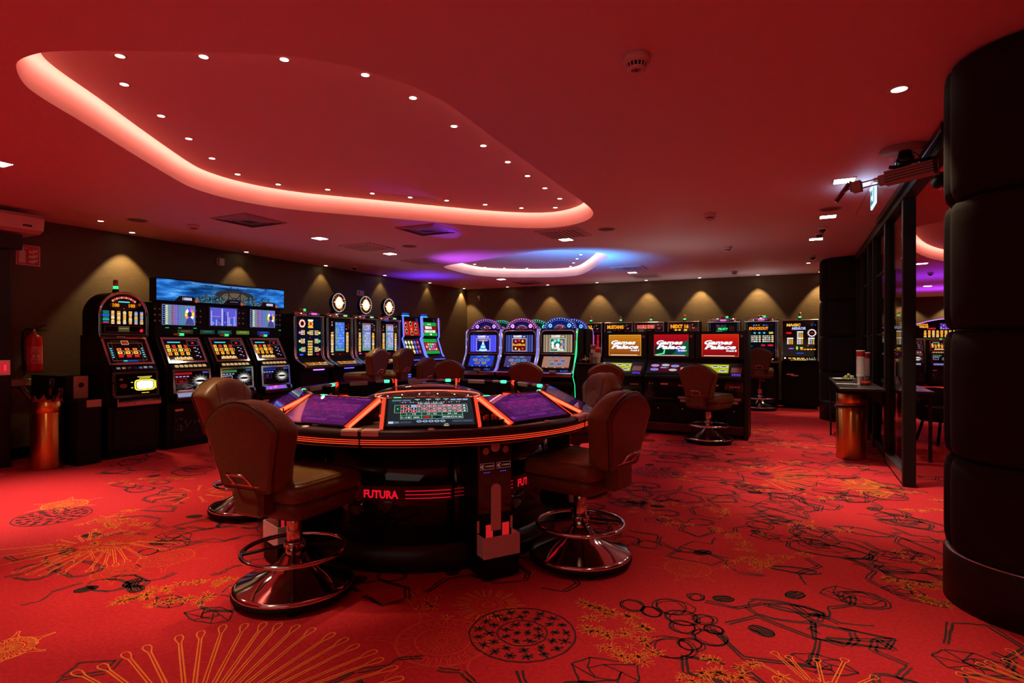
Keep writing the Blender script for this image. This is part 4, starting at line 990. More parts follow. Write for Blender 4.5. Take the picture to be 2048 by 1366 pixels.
    if kind != 'line':
        b.rect(F, -.06, -.014, .06, .014, PNK, .002)
        for k in (-.1, -.082, .082, .1): b.rect(F, k - .006, -.008, k + .006, .006, PUR, .002)
    else: b.rect(F, -.03, -.012, .06, .012, em(150, 240, 150, 1.1), .002)
    b.build('sign_light', o)
    # deck
    n = Vector((0, .11, .05)).normalized(); F = Frame((0, .005, .892), (1, 0, 0), (0, .11, .05)); b = MB(); b.rect(F, -h + .07, .0, h - .07, .125, mat('deck_black', (.02, .016, .014), .25), .004); o = b.build('button_deck', t)
    b = MB(); pay(b, F, -.2, .055, .17, .115, 6, 1, [ORG, AMB, em(210, 120, 40, 1)], .78, .8, .007); pay(b, F, -.2, .02, .2, .045, 12, 1, [CRM, W_, AMB], .7, .6, .007); b.disc(F, .2, .09, .022, CRM, .008, 12); b.build('lit_buttons', o)['kind'] = 'stuff'
    b = MB(); b.box(-h + .02, h - .02, -.012, .01, .862, .886, CHROME, .004); b.build('deck_lip', t)
    if kind in ('fruit', 'line'):
        b = MB(); b.tube([(-.10, .03, .835), (.12, .03, .835)], .010, UBLU if kind == 'line' else em(150, 90, 255, 5.0, True), 8); b.build('light_tube', t)
    d = MB(); d.box(-h + .05, h - .05, .085, .10, .10, .74, mat('door_gloss', (.008, .007, .007), .3, spec=.25), .004); dr = d.build('base_door', t); b = MB(); F = Frame((0, .085, .4), (1, 0, 0), (0, 0, 1)); b.rect(F, -.05, .12, .06, .145, mat('maker_print', (.20, .06, .05), .5), .001); b.rect(F, -.02, .10, .08, .116, mat('maker_print', (.2, .06, .05), .5), .001); b.build('door_print', dr)
    if kind == 'line':
        b = MB(); b.tube([(0, .40, 1.69), (-.03, .36, 1.76), (.0, .28, 1.83)], .03, SATIN, 8); b.build('topper_arm', t)
        r = .160; M_ = Matrix.Translation((-.05, .20, 1.905)) @ Matrix.Rotation(R(90), 4, 'X')
        b = MB(); b.T = M_; b.lathe([(.001, -.09), (r * .8, -.09), (r, -.05), (r + .004, .0), (r * .99, .006), (r * .88, .004)], SATIN, seg=36); tp = b.build('round_topper', t)
        b = MB(); b.T = M_; b.lathe([(.001, .004), (r * .88, .004)], em(60, 14, 6, 1), seg=36); b.build('topper_face', tp)
        F = Frame((-.05, .196, 1.905), (1, 0, 0), (0, 0, 1)); b = MB()
        for k in range(30):
            q = 2 * PI * k / 30; b.disc(F, r * .93 * math.cos(q), r * .93 * math.sin(q), .0075, em(220, 245, 255, 1.6), .005, 8)
        for k in range(40): q = random.uniform(0, 2 * PI); rr = random.uniform(.6, .84) * r; b.disc(F, rr * math.cos(q), rr * math.sin(q), random.uniform(.005, .014), random.choice([em(170, 50, 14, 1), em(110, 26, 8, 1), ORG, INK]), .0055, 7)
        b.disc(F, 0, -.004, .092, em(255, 170, 90, 1.3), .0068, 20, .098); b.disc(F, 0, -.012, .080, em(255, 228, 190, 2.0, True), .007, 18, .078); b.disc(F, .004, .046, .052, em(255, 232, 200, 2.0, True), .0075, 16, .050); b.rect(F, -.118, -.004, .118, .010, em(255, 220, 190, 1.6), .0078)
        pay(b, F, -.05, -.075, .05, -.05, 5, 1, [em(160, 60, 20, 1), INK], .6, .7, .0085); b.build('topper_image', tp)
    else: signal(t, 0, .38, 1.725, 1)
    return t

def twin_screen(label, loc, rot, kind, group=None):
    """blue lit cabinet with two screens, one upright and one raked"""
    random.seed(5); t = thing('slot_machine', label, 'slot machine', loc, rot, group); h = .30
    b = MB(); b.prism([(.0, .78), (.0, .92), (.10, .99), (.22, 1.33), (.17, 1.36), (.24, 1.76), (.55, 1.76), (.55, .05), (.09, .05), (.09, .76)], -h, h, BLACK); b.build('cabinet', t)
    b = MB(); b.box(-h + .02, h - .02, .12, .53, 0, .05, RUBBER); b.build('plinth', t)
    F1 = Frame((0, .172, 1.365), (1, 0, 0), (0, .07, .40)); F2 = Frame((0, .10, 1.0), (1, 0, 0), (0, .12, .34))
    for nm, F, H in (('upper_screen', F1, .37), ('lower_screen', F2, .35)):
        g = panel(t, nm, F, -h + .035, .01, h - .035, H, GLASSB, .006); b = MB(); X = h - .045; Yt = H - (.07 if nm[0] == 'u' else .012); Y0_ = .02
        if kind == 'red':
            if nm[0] == 'u':
                b.rect(F, -X, Y0_, X, Yt, em(176, 26, 26, 1), .008)
                for q, (xx, yy) in enumerate([(-.16, .22), (0, .25), (.16, .22), (-.16, .10), (.14, .10), (0, .06)]): b.rect(F, xx - .036, yy - .036, xx + .036, yy + .036, em(230, 190, 140, 1), .009); b.rect(F, xx - .028, yy - .028, xx + .028, yy + .028, em(26, 12, 12, 1), .010); b.rect(F, xx - .012, yy + .036, xx + .012, yy + .056, AMB if q % 2 else LAV, .010)
                b.rect(F, -.06, .17, .06, .20, em(220, 60, 30, 1), .009); b.rect(F, -.03, .135, .03, .158, AMB, .010)
            else:
                b.rect(F, -X, Y0_, X, Yt, em(44, 26, 40, 1), .008)
                for c in range(5):
                    for r_ in range(3):
                        m = [em(230, 222, 150, 1), em(205, 225, 150, 1), em(235, 205, 130, 1), em(90, 90, 220, 1), em(190, 40, 60, 1)][c]
                        b.disc(F, -.19 + c * .095, .07 + r_ * .095, .036, m, .009, 14, .042); b.disc(F, -.19 + c * .095 + .008, .08 + r_ * .095, .016, W_ if c < 3 else LBL, .010, 10)
        else:
            b.rect(F, -X, Y0_, X, Yt, em(20, 165, 60, 1), .008); b.rect(F, -X, Y0_ + .06, X, Yt - .07, em(130, 24, 30, 1), .009)
            if nm[0] == 'u':
                b.rect(F, -.07, Yt - .05, .07, Yt - .03, em(190, 250, 190, 1), .009)
                pay(b, F, -.16, .16, .08, .22, 7, 1, [W_, em(230, 250, 240, 1)], .8, .95, .010); pay(b, F, -.2, .085, .2, .14, 11, 1, [em(210, 250, 235, 1), W_], .85, .95, .010); b.disc(F, .02, .05, .03, W_, .010, 12, .02)
            else: pay(b, F, -.2, .09, .2, .25, 5, 3, [em(200, 220, 240, 1), em(240, 210, 150, 1), em(220, 110, 220, 1), em(190, 220, 230, 1), GRN, em(190, 60, 60, 1)], .75, .75, .010)
        b.build('screen_image', g)
    for s in (-1, 1):
        b = MB(); b.tube([(s * (h - .008), .17, 1.755), (s * (h - .008), .152, 1.37), (s * (h - .008), .185, 1.325), (s * (h - .008), .07, 1.0), (s * (h - .008), .03, .96)], .014, LEDB, 8); b.build('light_edge', t)
    b = MB(); b.box(-h + .01, h - .01, -.03, .06, .86, .93, mat('violet_chrome', (.45, .40, .75), .15, 1.0), .01); b.box(-h + .06, h - .06, -.045, .0, .80, .86, mat('violet_chrome', (.45, .40, .75), .15, 1.0), .008); o = b.build('button_deck', t)
    b = MB(); F = Frame((0, -.03, .90), (1, 0, 0), (0, 0, 1)); b.rect(F, -.24, .008, .24, .018, LEDB, .003); b.rect(F, -.2, -.08, .2, -.07, LEDB, .018); b.build('deck_light', o)
    d = MB(); d.box(-h + .04, h - .04, .075, .09, .10, .74, GLOSS, .004); dr = d.build('base_door', t); b = MB(); F = Frame((0, .075, .6), (1, 0, 0), (0, 0, 1)); pay(b, F, -.26, -.02, -.16, .06, 3, 2, [LEDB], .55, .6, .002); b.build('indicator_lights', dr)
    b = MB(); b.box(-.09, .09, .30, .36, 1.76, 1.785, CYN, .004); b.box(-.08, .08, .305, .355, 1.785, 1.83, em(40, 60, 190, 1), .006); b.build('signal_light', t)
    return t

def arch_machine(label, loc, rot, kind, group=None):
    """rounded cabinet with an LED arch and half dome on top"""
    random.seed(9); t = thing('slot_machine', label, 'slot machine', loc, rot, group); h = .315
    cols = {'blue': ((170, 70, 220), (40, 40, 160)), 'dark': ((220, 80, 200), (40, 40, 160)), 'tan': ((60, 110, 255), (30, 60, 200)), 'teal': ((30, 190, 140), (10, 70, 60)), 'teal2': ((30, 190, 140), (10, 70, 60)), 'navy': ((60, 90, 240), (20, 40, 170))}[kind]
    prof = [(.0, .74), (.0, .80), (.06, .84), (.17, 1.04), (.19, 1.09), (.20, 1.42), (.24, 1.465), (.50, 1.465), (.50, .05), (.10, .05), (.10, .72)]
    b = MB(); b.prism(prof, -h + .01, h - .01, BLACK); b.build('cabinet', t)
    b = MB(); b.box(-h + .03, h - .03, .13, .48, 0, .05, RUBBER); b.build('plinth', t)
    F1 = Frame((0, .19, 1.085), (1, 0, 0), (0, .01, .33)); F2 = Frame((0, .062, .845), (1, 0, 0), (0, .11, .20))
    H = .335; x = h - .055
    rr = [(-x, .0), (x, .0), (x, H - .05)] + [(x - .05 + .05 * math.cos(q), H - .05 + .05 * math.sin(q)) for q in [PI / 2 * k / 5 for k in range(1, 6)]] + [(-x + .05 - .05 * math.sin(q), H - .05 + .05 * math.cos(q)) for q in [PI / 2 * k / 5 for k in range(6)]]
    b = MB(); b.poly(F1, rr, GLASSB, .006); g = b.build('upper_screen', t)
    b = MB(); b.tube([tuple(F1.P(p, q, .006)) for p, q in inset(rr, -.014)], .010, CHROME, 6, True); b.build('screen_bezel', t)
    b = MB(); X = x - .02
    bg = {'blue': (70, 70, 235), 'dark': (40, 44, 110), 'tan': (120, 100, 84), 'teal': (20, 90, 70), 'teal2': (20, 90, 70), 'navy': (30, 40, 120)}[kind]; lt = {'blue': (110, 105, 255), 'dark': (110, 120, 200), 'tan': (214, 190, 150)}.get(kind, (60, 90, 160))
    b.rect(F1, -X, .015, X, .285, em(*bg, 1), .008)
    for k in range(12):
        q = -X + (k + .5) * 2 * X / 12; f = .35 if kind != 'blue' and 3 < k < 8 else (.8 if k % 2 else .45)
        b.rect(F1, q - .008, .018, q + .008, .28, em(*[int(bg[j] + (lt[j] - bg[j]) * f) for j in range(3)], 1), .0085)
    b.text(F1, 'GAMES', -.03, .252, .026, W_, .012, .035, 0, .15); b.text(F1, 'VIP', .085, .247, .017, W_, .0125, .03, .25); b.rect(F1, -.09, .240, .04, .245, W_, .012)
    b.rect(F1, -.125, .028, .125, .228, em(235, 225, 205, 1), .010)
    ic = {'blue': (14, 20, 120), 'dark': (96, 18, 12), 'tan': (14, 120, 100)}.get(kind, (20, 40, 60)); b.rect(F1, -.118, .035, .118, .221, em(*ic, 1), .011)
    if kind == 'blue':
        b.rect(F1, -.118, .19, .118, .221, em(30, 60, 90, 1), .0115); b.disc(F1, .0, .198, .10, em(190, 150, 150, 1), .0117, 16, .014)
        for k, ww in enumerate((.075, .06, .045, .032, .02, .012)): b.disc(F1, 0, .045 + k * .026, ww, em(40 + 30 * k, 150 + 15 * k, 240, 1) if k % 2 else em(200, 250, 255, 1.1), .012 + k * .0003, 12, .022)
    elif kind == 'dark':
        b.text(F1, 'Rock2Rock', 0, .115, .034, AMB, .013, .04, 0, .215)
        for k, (xx, yy, c) in enumerate([(-.06, .185, PNK), (0, .195, em(230, 40, 110, 1)), (.06, .185, YEL), (-.06, .07, W_), (0, .055, ORG), (.06, .07, em(230, 60, 90, 1))]): b.disc(F1, xx, yy, .017, c, .013, 6 + k % 3 * 3)
    else:
        for k in range(9): b.disc(F1, .085 * math.cos(k * .7), .135 + .065 * math.sin(k * .7), .024, random.choice([em(230, 70, 100, 1), W_, em(140, 230, 220, 1), em(160, 110, 230, 1), em(240, 160, 120, 1)]), .012, 12)
        b.disc(F1, 0, .12, .032, W_, .0125, 12); b.text(F1, 'RONDO', -.03, .065, .026, W_, .013, .04); b.text(F1, 'JOKER', .05, .042, .026, W_, .0135, .04)
    b.build('screen_image', g)
    g = panel(t, 'lower_screen', F2, -x, .0, x, .225, GLASSB, .004); b = MB()
    c2 = {'blue': (40, 60, 200), 'dark': (70, 60, 120), 'tan': (170, 120, 100)}.get(kind, (50, 50, 100)); b.rect(F2, -x + .04, .02, x - .04, .215, em(*c2, 1), .006); b.rect(F2, -x + .04, .02, x - .04, .034, em(*[int(v * .6) for v in c2], 1), .007)
    for xx, yy in [(-.06, .20), (.06, .20), (-.11, .14), (0, .14), (.11, .14), (-.06, .085), (.06, .085)]: b.disc(F2, xx, yy, .048, em(120, 150, 190, 1), .007, 14, .026 if yy < .19 else .012); b.disc(F2, xx, yy, .038, random.choice([em(170, 60, 50, 1), em(60, 110, 150, 1), em(150, 120, 70, 1), em(90, 90, 170, 1)]), .0075, 12, .018 if yy < .19 else .008)
    for k in (-.14, 0, .13): b.rect(F2, k - .01, .024, k + .01, .03, W_, .008)
    b.build('screen_image', g)
    side = [(-.008, .80), (.045, .845), (.155, 1.045), (.178, 1.10), (.19, 1.42), (.23, 1.455)]
    for s in (-1, 1):
        b = MB(); b.tube([(s * (h - .012), y_, z_) for y_, z_ in side], .016, CHROME, 8); b.build('chrome_side', t)
        m = em(110, 130, 255, 1.8, True) if not (kind == 'tan' and s > 0) else LEDG
        b = MB(); b.tube([(s * h, y_ - .012, z_) for y_, z_ in side] + ([(s * h, -.0, .74), (s * (h + .01), .05, .62), (s * (h + .01), .07, .42)] if kind == 'tan' and s > 0 else []), .006, m, 6); b.build('light_edge', t)
    b = MB(); b.box(-h, h, -.045, .06, .735, .80, CHROME, .015); b.box(-.05, .05, -.047, .0, .80, .835, GREYP, .003); b.box(-h + .02, h - .02, .03, .07, .70, .735, BLACK); o = b.build('button_deck', t)
    b = MB(); F = Frame((0, -.02, .81), (1, 0, 0), (0, .4, .9)); pay(b, F, .12, .0, .24, .03, 4, 2, [BLU, LBL], .6, .5, .012); b.build('bill_lights', o)
    d = MB(); d.box(-h + .04, h - .04, .085, .10, .10, .66, GLOSS, .004); d.build('base_door', t)
    # topper
    A = lambda r, n=24: [(r * math.cos(q), 1.44 + r * .70 * math.sin(q)) for q in [PI * k / n for k in range(n + 1)]]
    b = MB(); b.slab(A(.285), .27, .31, mat('arch_%s' % kind, tuple(q / 900 for q in cols[1]), .15)); tp = b.build('topper_arch', t)
    b = MB(); c1 = em(*cols[0], 1.3, True)
    for F in (Frame((0, .27, 0), (1, 0, 0), (0, 0, 1)), Frame((0, .31, 0), (-1, 0, 0), (0, 0, 1))):
     for r0 in (.278, .225):
        p = A(r0); q = A(r0 - .008)
        b.add([F.P(x_, z_, .001) for x_, z_ in A(.20)], [tuple(range(25))], em(*[v // 2 for v in cols[1]], 1)) if r0 > .25 else None
        for k in range(24): b.poly(F, [p[k], p[k + 1], q[k + 1], q[k]], c1, .002)
     for k in range(19):
        q = PI * (k + .5) / 19; b.disc(F, .252 * math.cos(q), 1.44 + .178 * math.sin(q), .0065, em(235, 235, 255, 1.4), .003, 7)
     for s in (-1, 1): b.disc(F, s * .155, 1.51, .030, em(min(255, cols[0][0] + 60), min(255, cols[0][1] + 110), 255 if kind[0] != 't' or kind == 'tan' else 190, 1.4), .003, 14); b.disc(F, s * .155, 1.51, .018, c1, .004, 12)
    b.build('arch_lights', tp)
    b = MB(); b.ball((0, .29, 1.465), .115, .065, .078, mat('mirror_dome', (.6, .55, .62), .08, 1.0), 16, 10); b.build('topper_dome', tp)
    return t

def palace_machine(label, loc, rot, kind, group=None):
    random.seed(3); t = thing('game_terminal', label, 'game terminal', loc, rot, group); h = .325
    b = MB(); b.prism([(0, .16), (0, .79), (.06, .82), (.24, .97), (.27, 1.02), (.27, 1.40), (.50, 1.40), (.50, .04), (.06, .04), (.06, .16)], -h + .004, h - .004, BLACK); b.build('cabinet', t)
    F1 = Frame((0, .268, 1.03), (1, 0, 0), (0, .0, 1)); g = panel(t, 'upper_screen', F1, -h + .012, 0, h - .012, .36, SATIN, .008); b = MB(); X = .235
    bg = {'gold': ((196, 120, 24), (150, 70, 16)), 'green': ((170, 14, 26), (120, 10, 20)), 'red': ((200, 30, 18), (140, 14, 16))}[kind]
    for k in range(6): f = k / 5; b.rect(F1, -X, .03 + k * .05, X, .08 + k * .05, em(*[int(bg[1][j] + (bg[0][j] - bg[1][j]) * f) for j in range(3)], 1), .010)
    b.frame(F1, -X, .03, X, .33, .005, {'gold': AMB, 'green': em(220, 20, 40, 1), 'red': em(255, 80, 40, 1)}[kind], .0105)
    if kind == 'green':
        b.rect(F1, -X + .006, .036, X - .0, .17, em(12, 44, 34, 1), .0108); b.poly(F1, [(.12, .17), (X, .26), (X, .036), (.0, .036)], em(16, 90, 60, 1), .0112); b.poly(F1, [(-X + .01, .05), (-.11, .075), (-.09, .15), (-.075, .15), (-.09, .062), (-X + .01, .042)], GRN, .0116); b.disc(F1, .12, .11, .05, em(50, 60, 190, 1), .0116, 16, .04)
    sh = .32
    for dx, dy, m, dd in ((.004, -.004, em(70, 80, 170, 1), .0128), (0, 0, W_, .0136)):
        b.text(F1, 'Games', -.02 + dx, .195 + dy, .056, m, dd, .045, sh, .36); b.text(F1, 'Palace', .0 + dx, .132 + dy, .056, m, dd, .045, sh, .40); b.text(F1, 'Arcade ' + {'gold': 'II', 'green': 'I', 'red': 'III'}[kind], .21 + dx * .5, .098 + dy * .5, .024, m, dd, .035, sh * .6, None, 'r')
    b.rect(F1, -X + .03, .038, X - .05, .044, W_, .012)
    b.rect(F1, .255, .29, .285, .32, em(96, 30, 34, 1), .009); b.build('screen_image', g)
    F2 = Frame((0, .065, .825), (1, 0, 0), (0, .18, .15)); g = panel(t, 'lower_screen', F2, -h + .02, .0, h - .02, .225, SATIN, .004); b = MB()
    if kind == 'green':
        b.rect(F2, -.27, .03, .14, .195, em(70, 14, 34, 1), .007)
        for xx, yy, c in [(-.20, .155, (180, 130, 210)), (-.06, .165, (190, 190, 180)), (.07, .15, (110, 120, 220)), (-.20, .075, (100, 110, 210)), (.05, .07, (200, 190, 130))]: b.disc(F2, xx, yy, .055, LAV, .008, 16, .024); b.disc(F2, xx, yy, .045, em(*c, 1), .009, 16, .018)
        b.text(F2, 'Games 1', -.07, .105, .022, LAV, .009, .04, .2)
    else:
        b.rect(F2, -.27, .03, .12, .195, em(168, 180, 26, 1), .007)
        for xx, yy in [(-.2, .15), (-.05, .155), (.06, .15), (-.2, .08), (.05, .07)]: b.disc(F2, xx, yy, .05, W_, .008, 16, .020); b.disc(F2, xx, yy, .042, em(40, 46, 30, 1), .009, 14, .012)
    b.build('screen_image', g)
    b = MB(); b.prism([(.03, .80), (.03, .86), (.14, .92), (.14, .86)], .155, .285, mat('bill_bezel', (.34, .16, .14), .25, .4)); o = b.build('bill_slot', t)
    b = MB(); F = Frame((.22, .03, .815), (1, 0, 0), (0, 0, 1)); pay(b, F, -.055, .0, .055, .03, 4, 2, [BLU, em(70, 60, 255, 2)], .75, .5, .003)
    if kind == 'green': b.rect(F, -.045, .035, .045, .10, em(255, 120, 80, 1.2), .03)
    b.build('slot_lights', o)
    b = MB(); b.box(-h + .01, h - .01, -.03, .06, .765, .80, SATIN, .006); o = b.build('deck_edge', t)
    b = MB(); F = Frame((0, -.03, .70), (1, 0, 0), (0, 0, 1)); o2 = MB(); o2.box(-h + .01, h - .01, -.008, 0, .44, .755, GLOSS, .004); u = o2.build('front_panel', t)
    F = Frame((0, -.008, 0), (1, 0, 0), (0, 0, 1)); RP = mat('red_print', (.42, .07, .05), .5, emit=(.42, .05, .03), es=.25)
    for xx in (-.24, -.2): b.disc(F, xx, .69, .008, RP, .002, 10)
    b.rect(F, -.09, .68, .01, .70, RP, .002); pay(b, F, .14, .665, .27, .685, 4, 1, [RP], .6, .8, .002)
    b.rect(F, .14, .50, .28, .53, mat('sticker', (.45, .24, .2), .5), .002); b.rect(F, .17, .455, .25, .49, mat('sticker', (.45, .24, .2), .5), .002); b.build('panel_print', u)
    b = MB(); b.box(-.25, .10, -.02, 0, .48, .505, SATIN, .004); b.build('slot_lip', u)
    for s in (-1, 1): 
        o2 = MB(); o2.box(s * .16 - .155, s * .16 + .155, -.01, 0, .19, .425, BLACK, .005); u = o2.build('drawer', t); b = MB(); b.lathe([(.001, 0), (.012, 0), (.010, -.01), (.001, -.012)], CHROME, seg=10); q = b.build('lock', u); q.data.transform(Matrix.Translation((s * .16 + .04, -.012, .36)) @ Matrix.Rotation(R(-90), 4, 'X'))
    b = MB(); b.prism([(-.004, .155), (-.004, .165), (.06, .165), (.10, .06), (.06, .05)], -h + .01, h - .01, mat('kick_plate', (.16, .13, .11), .35, .3)); b.build('kick_plate', t)
    b = MB(); b.box(-h + .02, h - .02, .10, .48, 0, .05, RUBBER); b.build('plinth', t)
    return t

def flat_machine(label, loc, rot, title, group=None, seed=0):
    random.seed(seed); t = thing('slot_machine', label, 'slot machine', loc, rot, group); h = .315
    b = MB(); b.prism([(.0, .05), (.0, .86), (-.05, .88), (-.05, .90), (.06, .97), (.09, 1.68), (.46, 1.68), (.46, .05)], -h, h, BLACK); b.build('cabinet', t)
    b = MB(); b.box(-h + .03, h - .03, .03, .43, 0, .05, RUBBER); b.build('plinth', t)
    F = Frame((0, .062, .985), (1, 0, 0), (0, .03, .69)); g = panel(t, 'tall_glass', F, -h + .02, 0, h - .02, .67, GLASSB, .004)
    b = MB()
    for s in (-1, 1): b.tube([(s * (h - .01), -.045, .905), (s * (h - .01), .05, .97), (s * (h - .01), .08, 1.67)], .009, CHROME2, 6)
    b.tube([(-h + .01, .08, 1.675), (h - .01, .08, 1.675)], .009, CHROME2, 6); b.build('trim_strip', t)
    b = MB()
    if title == 'MAGIC':
        b.text(F, 'MAGIC', -.11, .575, .05, AMB, .008, .05, .1, .24); b.text(F, 'MIRROR', -.02, .51, .05, em(170, 190, 240, 1), .008, .05, .15, .24)
        b.text(F, '1000', -.19, .43, .036, RED, .008, .04)
        for xx, yy, c in [(.0, .40, CRM), (-.17, .28, AMB), (.0, .28, W_), (.19, .28, LAV)]:
            b.rect(F, xx - .05, yy + .055, xx + .055, yy + .075, W_, .007); pay(b, F, xx - .055, yy - .05, xx + .055, yy + .048, 3, 7, (W_, c, AMB), .75, .6)
        for k in range(12): b.disc(F, .2 + .062 * math.cos(PI * k / 6), .445 + .062 * math.sin(PI * k / 6), .016, W_, .007, 8, .011)
        b.rect(F, .18, .438, .22, .455, RED, .007); b.rect(F, .12, .20, .15, .215, RED, .007); b.disc(F, -.15, .15, .05, PUR, .006, 12, .012); b.disc(F, -.05, .16, .02, em(150, 220, 60, 1), .006, 12, .035)
        pay(b, F, .0, .12, .27, .15, 5, 1, [ORG, AMB], .8, .7); b.rect(F, .0, .155, .05, .175, YEL, .007); b.rect(F, -.06, .055, .06, .068, BLU, .007)
        for k in (.2, .26): b.disc(F, k, .595, .010, BLU, .007, 8)
    else:
        m = {'SEVEN': em(255, 120, 100, 1)}.get(title[-5:], em(255, 165, 30, 1.1))
        b.text(F, title, -.075, .565, .075, m, .008, .05, 0, .36 if len(title) > 4 else .3); b.text(F, title, -.071, .560, .075, em(140, 46, 16, 1), .0065, .05, 0, .36 if len(title) > 4 else .3)
        b.frame(F, .14, .50, .28, .655, .004, em(70, 64, 66, 1), .006); b.rect(F, .17, .57, .23, .574, LAV, .007); b.rect(F, .19, .545, .215, .562, RED, .007); b.rect(F, .17, .625, .19, .637, ORG, .007)
        if title in ('NEXT 16', 'ROYAL'):
            for k in range(2): b.disc(F, -.15 + k * .075, .525, .03, AMB, .007, 12, .016)
            b.text(F, '200', .045, .51, .032, YEL, .008, .04)
            b.text(F, '200', .045, .46, .032, YEL, .008, .04)
        else: pay(b, F, -.25, .51, .06, .535, 3, 1, [DIM, em(60, 30, 40, 1)], .7, .7); b.rect(F, -.25, .485, -.16, .495, CYN if title[0] == 'M' else DRED, .007)
        pay(b, F, -.27, .1, .0, .44, 4, 8, [AMB, ORG, RED, CRM], .6, .5); pay(b, F, .06, .1, .27, .44, 2, 10, [em(200, 30, 60, 1), RED], .6, .5)
        b.rect(F, .11, .60, .13, .63, em(70, 60, 90, 1), .007)
    b.build('glass_image', g)
    F = Frame((0, -.045, .905), (1, 0, 0), (0, .105, .065)); b = MB(); b.rect(F, -h + .02, .004, h - .02, .118, mat('deck_black', (.02, .016, .014), .25), .003); o = b.build('button_deck', t)
    b = MB(); pay(b, F, -.21, .055, .08, .105, 4, 1, [ORG, AMB], .8, .75, .006); pay(b, F, -.1, .03, .27, .05, 9, 1, [W_, CRM], .7, .6, .006); pay(b, F, -.16, .01, .12, .022, 8, 1, [AMB, YEL], .8, .7, .006); pay(b, F, .1, .06, .26, .11, 4, 3, [W_, DIM, CRM], .5, .4, .006); b.rect(F, -.27, .06, -.24, .11, W_, .006); b.build('lit_buttons', o)['kind'] = 'stuff'
    d = MB(); d.box(-h + .02, h - .02, -.01, 0, .08, .82, BLACK, .004); dr = d.build('base_door', t)
    b = MB(); F = Frame((0, -.01, .6), (1, 0, 0), (0, 0, 1)); RP = mat('red_print', (.42, .07, .05), .5, emit=(.42, .05, .03), es=.25); b.rect(F, -.23, .035, -.10, .06, RP, .002); b.rect(F, -.15, .015, -.03, .036, RP, .002); b.build('door_print', dr)
    signal(t, 0, .25, 1.68)
    return t

LR = R(90)   # machines along the left wall look towards +x
reel_machine('arch topped reel slot machine showing 100 and 100, first on the left wall', (-6.53, 3.845, 0), LR, .57, 'arch')
for k, y_ in enumerate((4.50, 5.12, 5.74)):
    reel_machine(('reel slot machine under the left end of the blue city banner', 'middle reel slot machine under the blue city banner', 'reel slot machine under the right end of the blue city banner')[k], (-6.53, y_, 0), LR, .60, 'bank', 'slot machines under the city banner', k)
# banner with three monitors above that bank
t = thing('banner_sign', 'wide blue city skyline banner over three monitors on the left machine bank', 'lit sign', (-6.75, 5.165, 0), LR)
b = MB(); b.box(-.955, .955, 0, .12, 1.74, 2.025, BLACK, .008); hs = b.build('banner_case', t)
b = MB(); b.box(-.93, .93, .05, .40, 1.335, 1.74, BLACK, .006); b.build('monitor_case', t)
F = Frame((0, 0, 1.755), (1, 0, 0), (0, 0, 1)); b = MB(); random.seed(21)
sky = [(24, 70, 150), (30, 84, 170), (40, 100, 190), (34, 90, 180), (26, 74, 160)]
def sky_material():
    m = bpy.data.materials.new('banner_sky'); m.use_nodes = True; nt = m.node_tree; nt.nodes.clear(); N = nt.nodes.new; L = nt.links.new
    out = N('ShaderNodeOutputMaterial'); e = N('ShaderNodeEmission'); tc = N('ShaderNodeTexCoord'); mp = N('ShaderNodeMapping'); mp.inputs['Scale'].default_value = (2.2, 1, 14)
    n = N('ShaderNodeTexNoise'); n.inputs['Scale'].default_value = 1.6; n.inputs['Detail'].default_value = 6
    r = N('ShaderNodeValToRGB'); el = r.color_ramp.elements
    for p, c in ((.30, (.004, .02, .09)), (.48, (.012, .10, .42)), (.62, (.05, .28, .75)), (.78, (.42, .66, .95))): k = el.new(p); k.color = (*c, 1)
    el.remove(el[0]); el.remove(el[-1])
    sx = N('ShaderNodeSeparateXYZ'); ab = N('ShaderNodeMath'); ab.operation = 'ABSOLUTE'; mr = N('ShaderNodeMapRange'); mr.inputs['From Max'].default_value = .8; mr.inputs['To Min'].default_value = .18; mr.inputs['To Max'].default_value = 1.25
    L(tc.outputs['Object'], mp.inputs[0]); L(mp.outputs[0], n.inputs['Vector']); L(n.outputs['Fac'], r.inputs[0]); L(r.outputs[0], e.inputs[0])
    L(tc.outputs['Object'], sx.inputs[0]); L(sx.outputs[0], ab.inputs[0]); L(ab.outputs[0], mr.inputs['Value']); L(mr.outputs[0], e.inputs[1]); L(e.outputs[0], out.inputs[0])
    return m
b.rect(F, -.94, .0, .94, .255, sky_material(), .002)
b.disc(F, .12, .115, .30, em(46, 44, 50, 1), .0024, 28, .075); b.disc(F, .12, .10, .20, em(104, 86, 66, 1), .0026, 28, .055); b.rect(F, -.5, .232, .6, .24, em(120, 170, 225, 1), .0026); b.rect(F, -.2, .215, .3, .232, em(70, 120, 190, 1), .0026)
for k in range(9): b.poly(F, [(q_ := random.uniform(-.5, .6), .205 + random.uniform(0, .035)), (q_ + .018, .214 + random.uniform(0, .03)), (q_ + .03, .205), (q_ + .016, .222)], em(8, 14, 40, 1), .003)
for i in range(44):
    xx = -.44 + i * .0255; hh = random.uniform(.04, .13); c = random.choice([(16, 44, 70), (20, 70, 90), (44, 56, 50), (14, 30, 60)])
    b.rect(F, xx, .0, xx + .022, hh, em(*c, 1), .004)
    for q in range(int(hh / .016)):
        for e in range(2):
            if random.random() < .6: b.rect(F, xx + .003 + e * .009, .006 + q * .016, xx + .009 + e * .009, .013 + q * .016, random.choice([em(120, 210, 220, 1), em(220, 200, 110, 1), em(80, 150, 190, 1)]), .0046)
for s_, q_ in ((.02, .0), (.2, .0)): b.rect(F, s_ - .006, .02, s_ + .006, .15, em(10, 26, 50, 1), .005)
b.ring(F, .11, .17, .085, .095, em(10, 26, 50, 1), .005, 14, PI, 2 * PI)
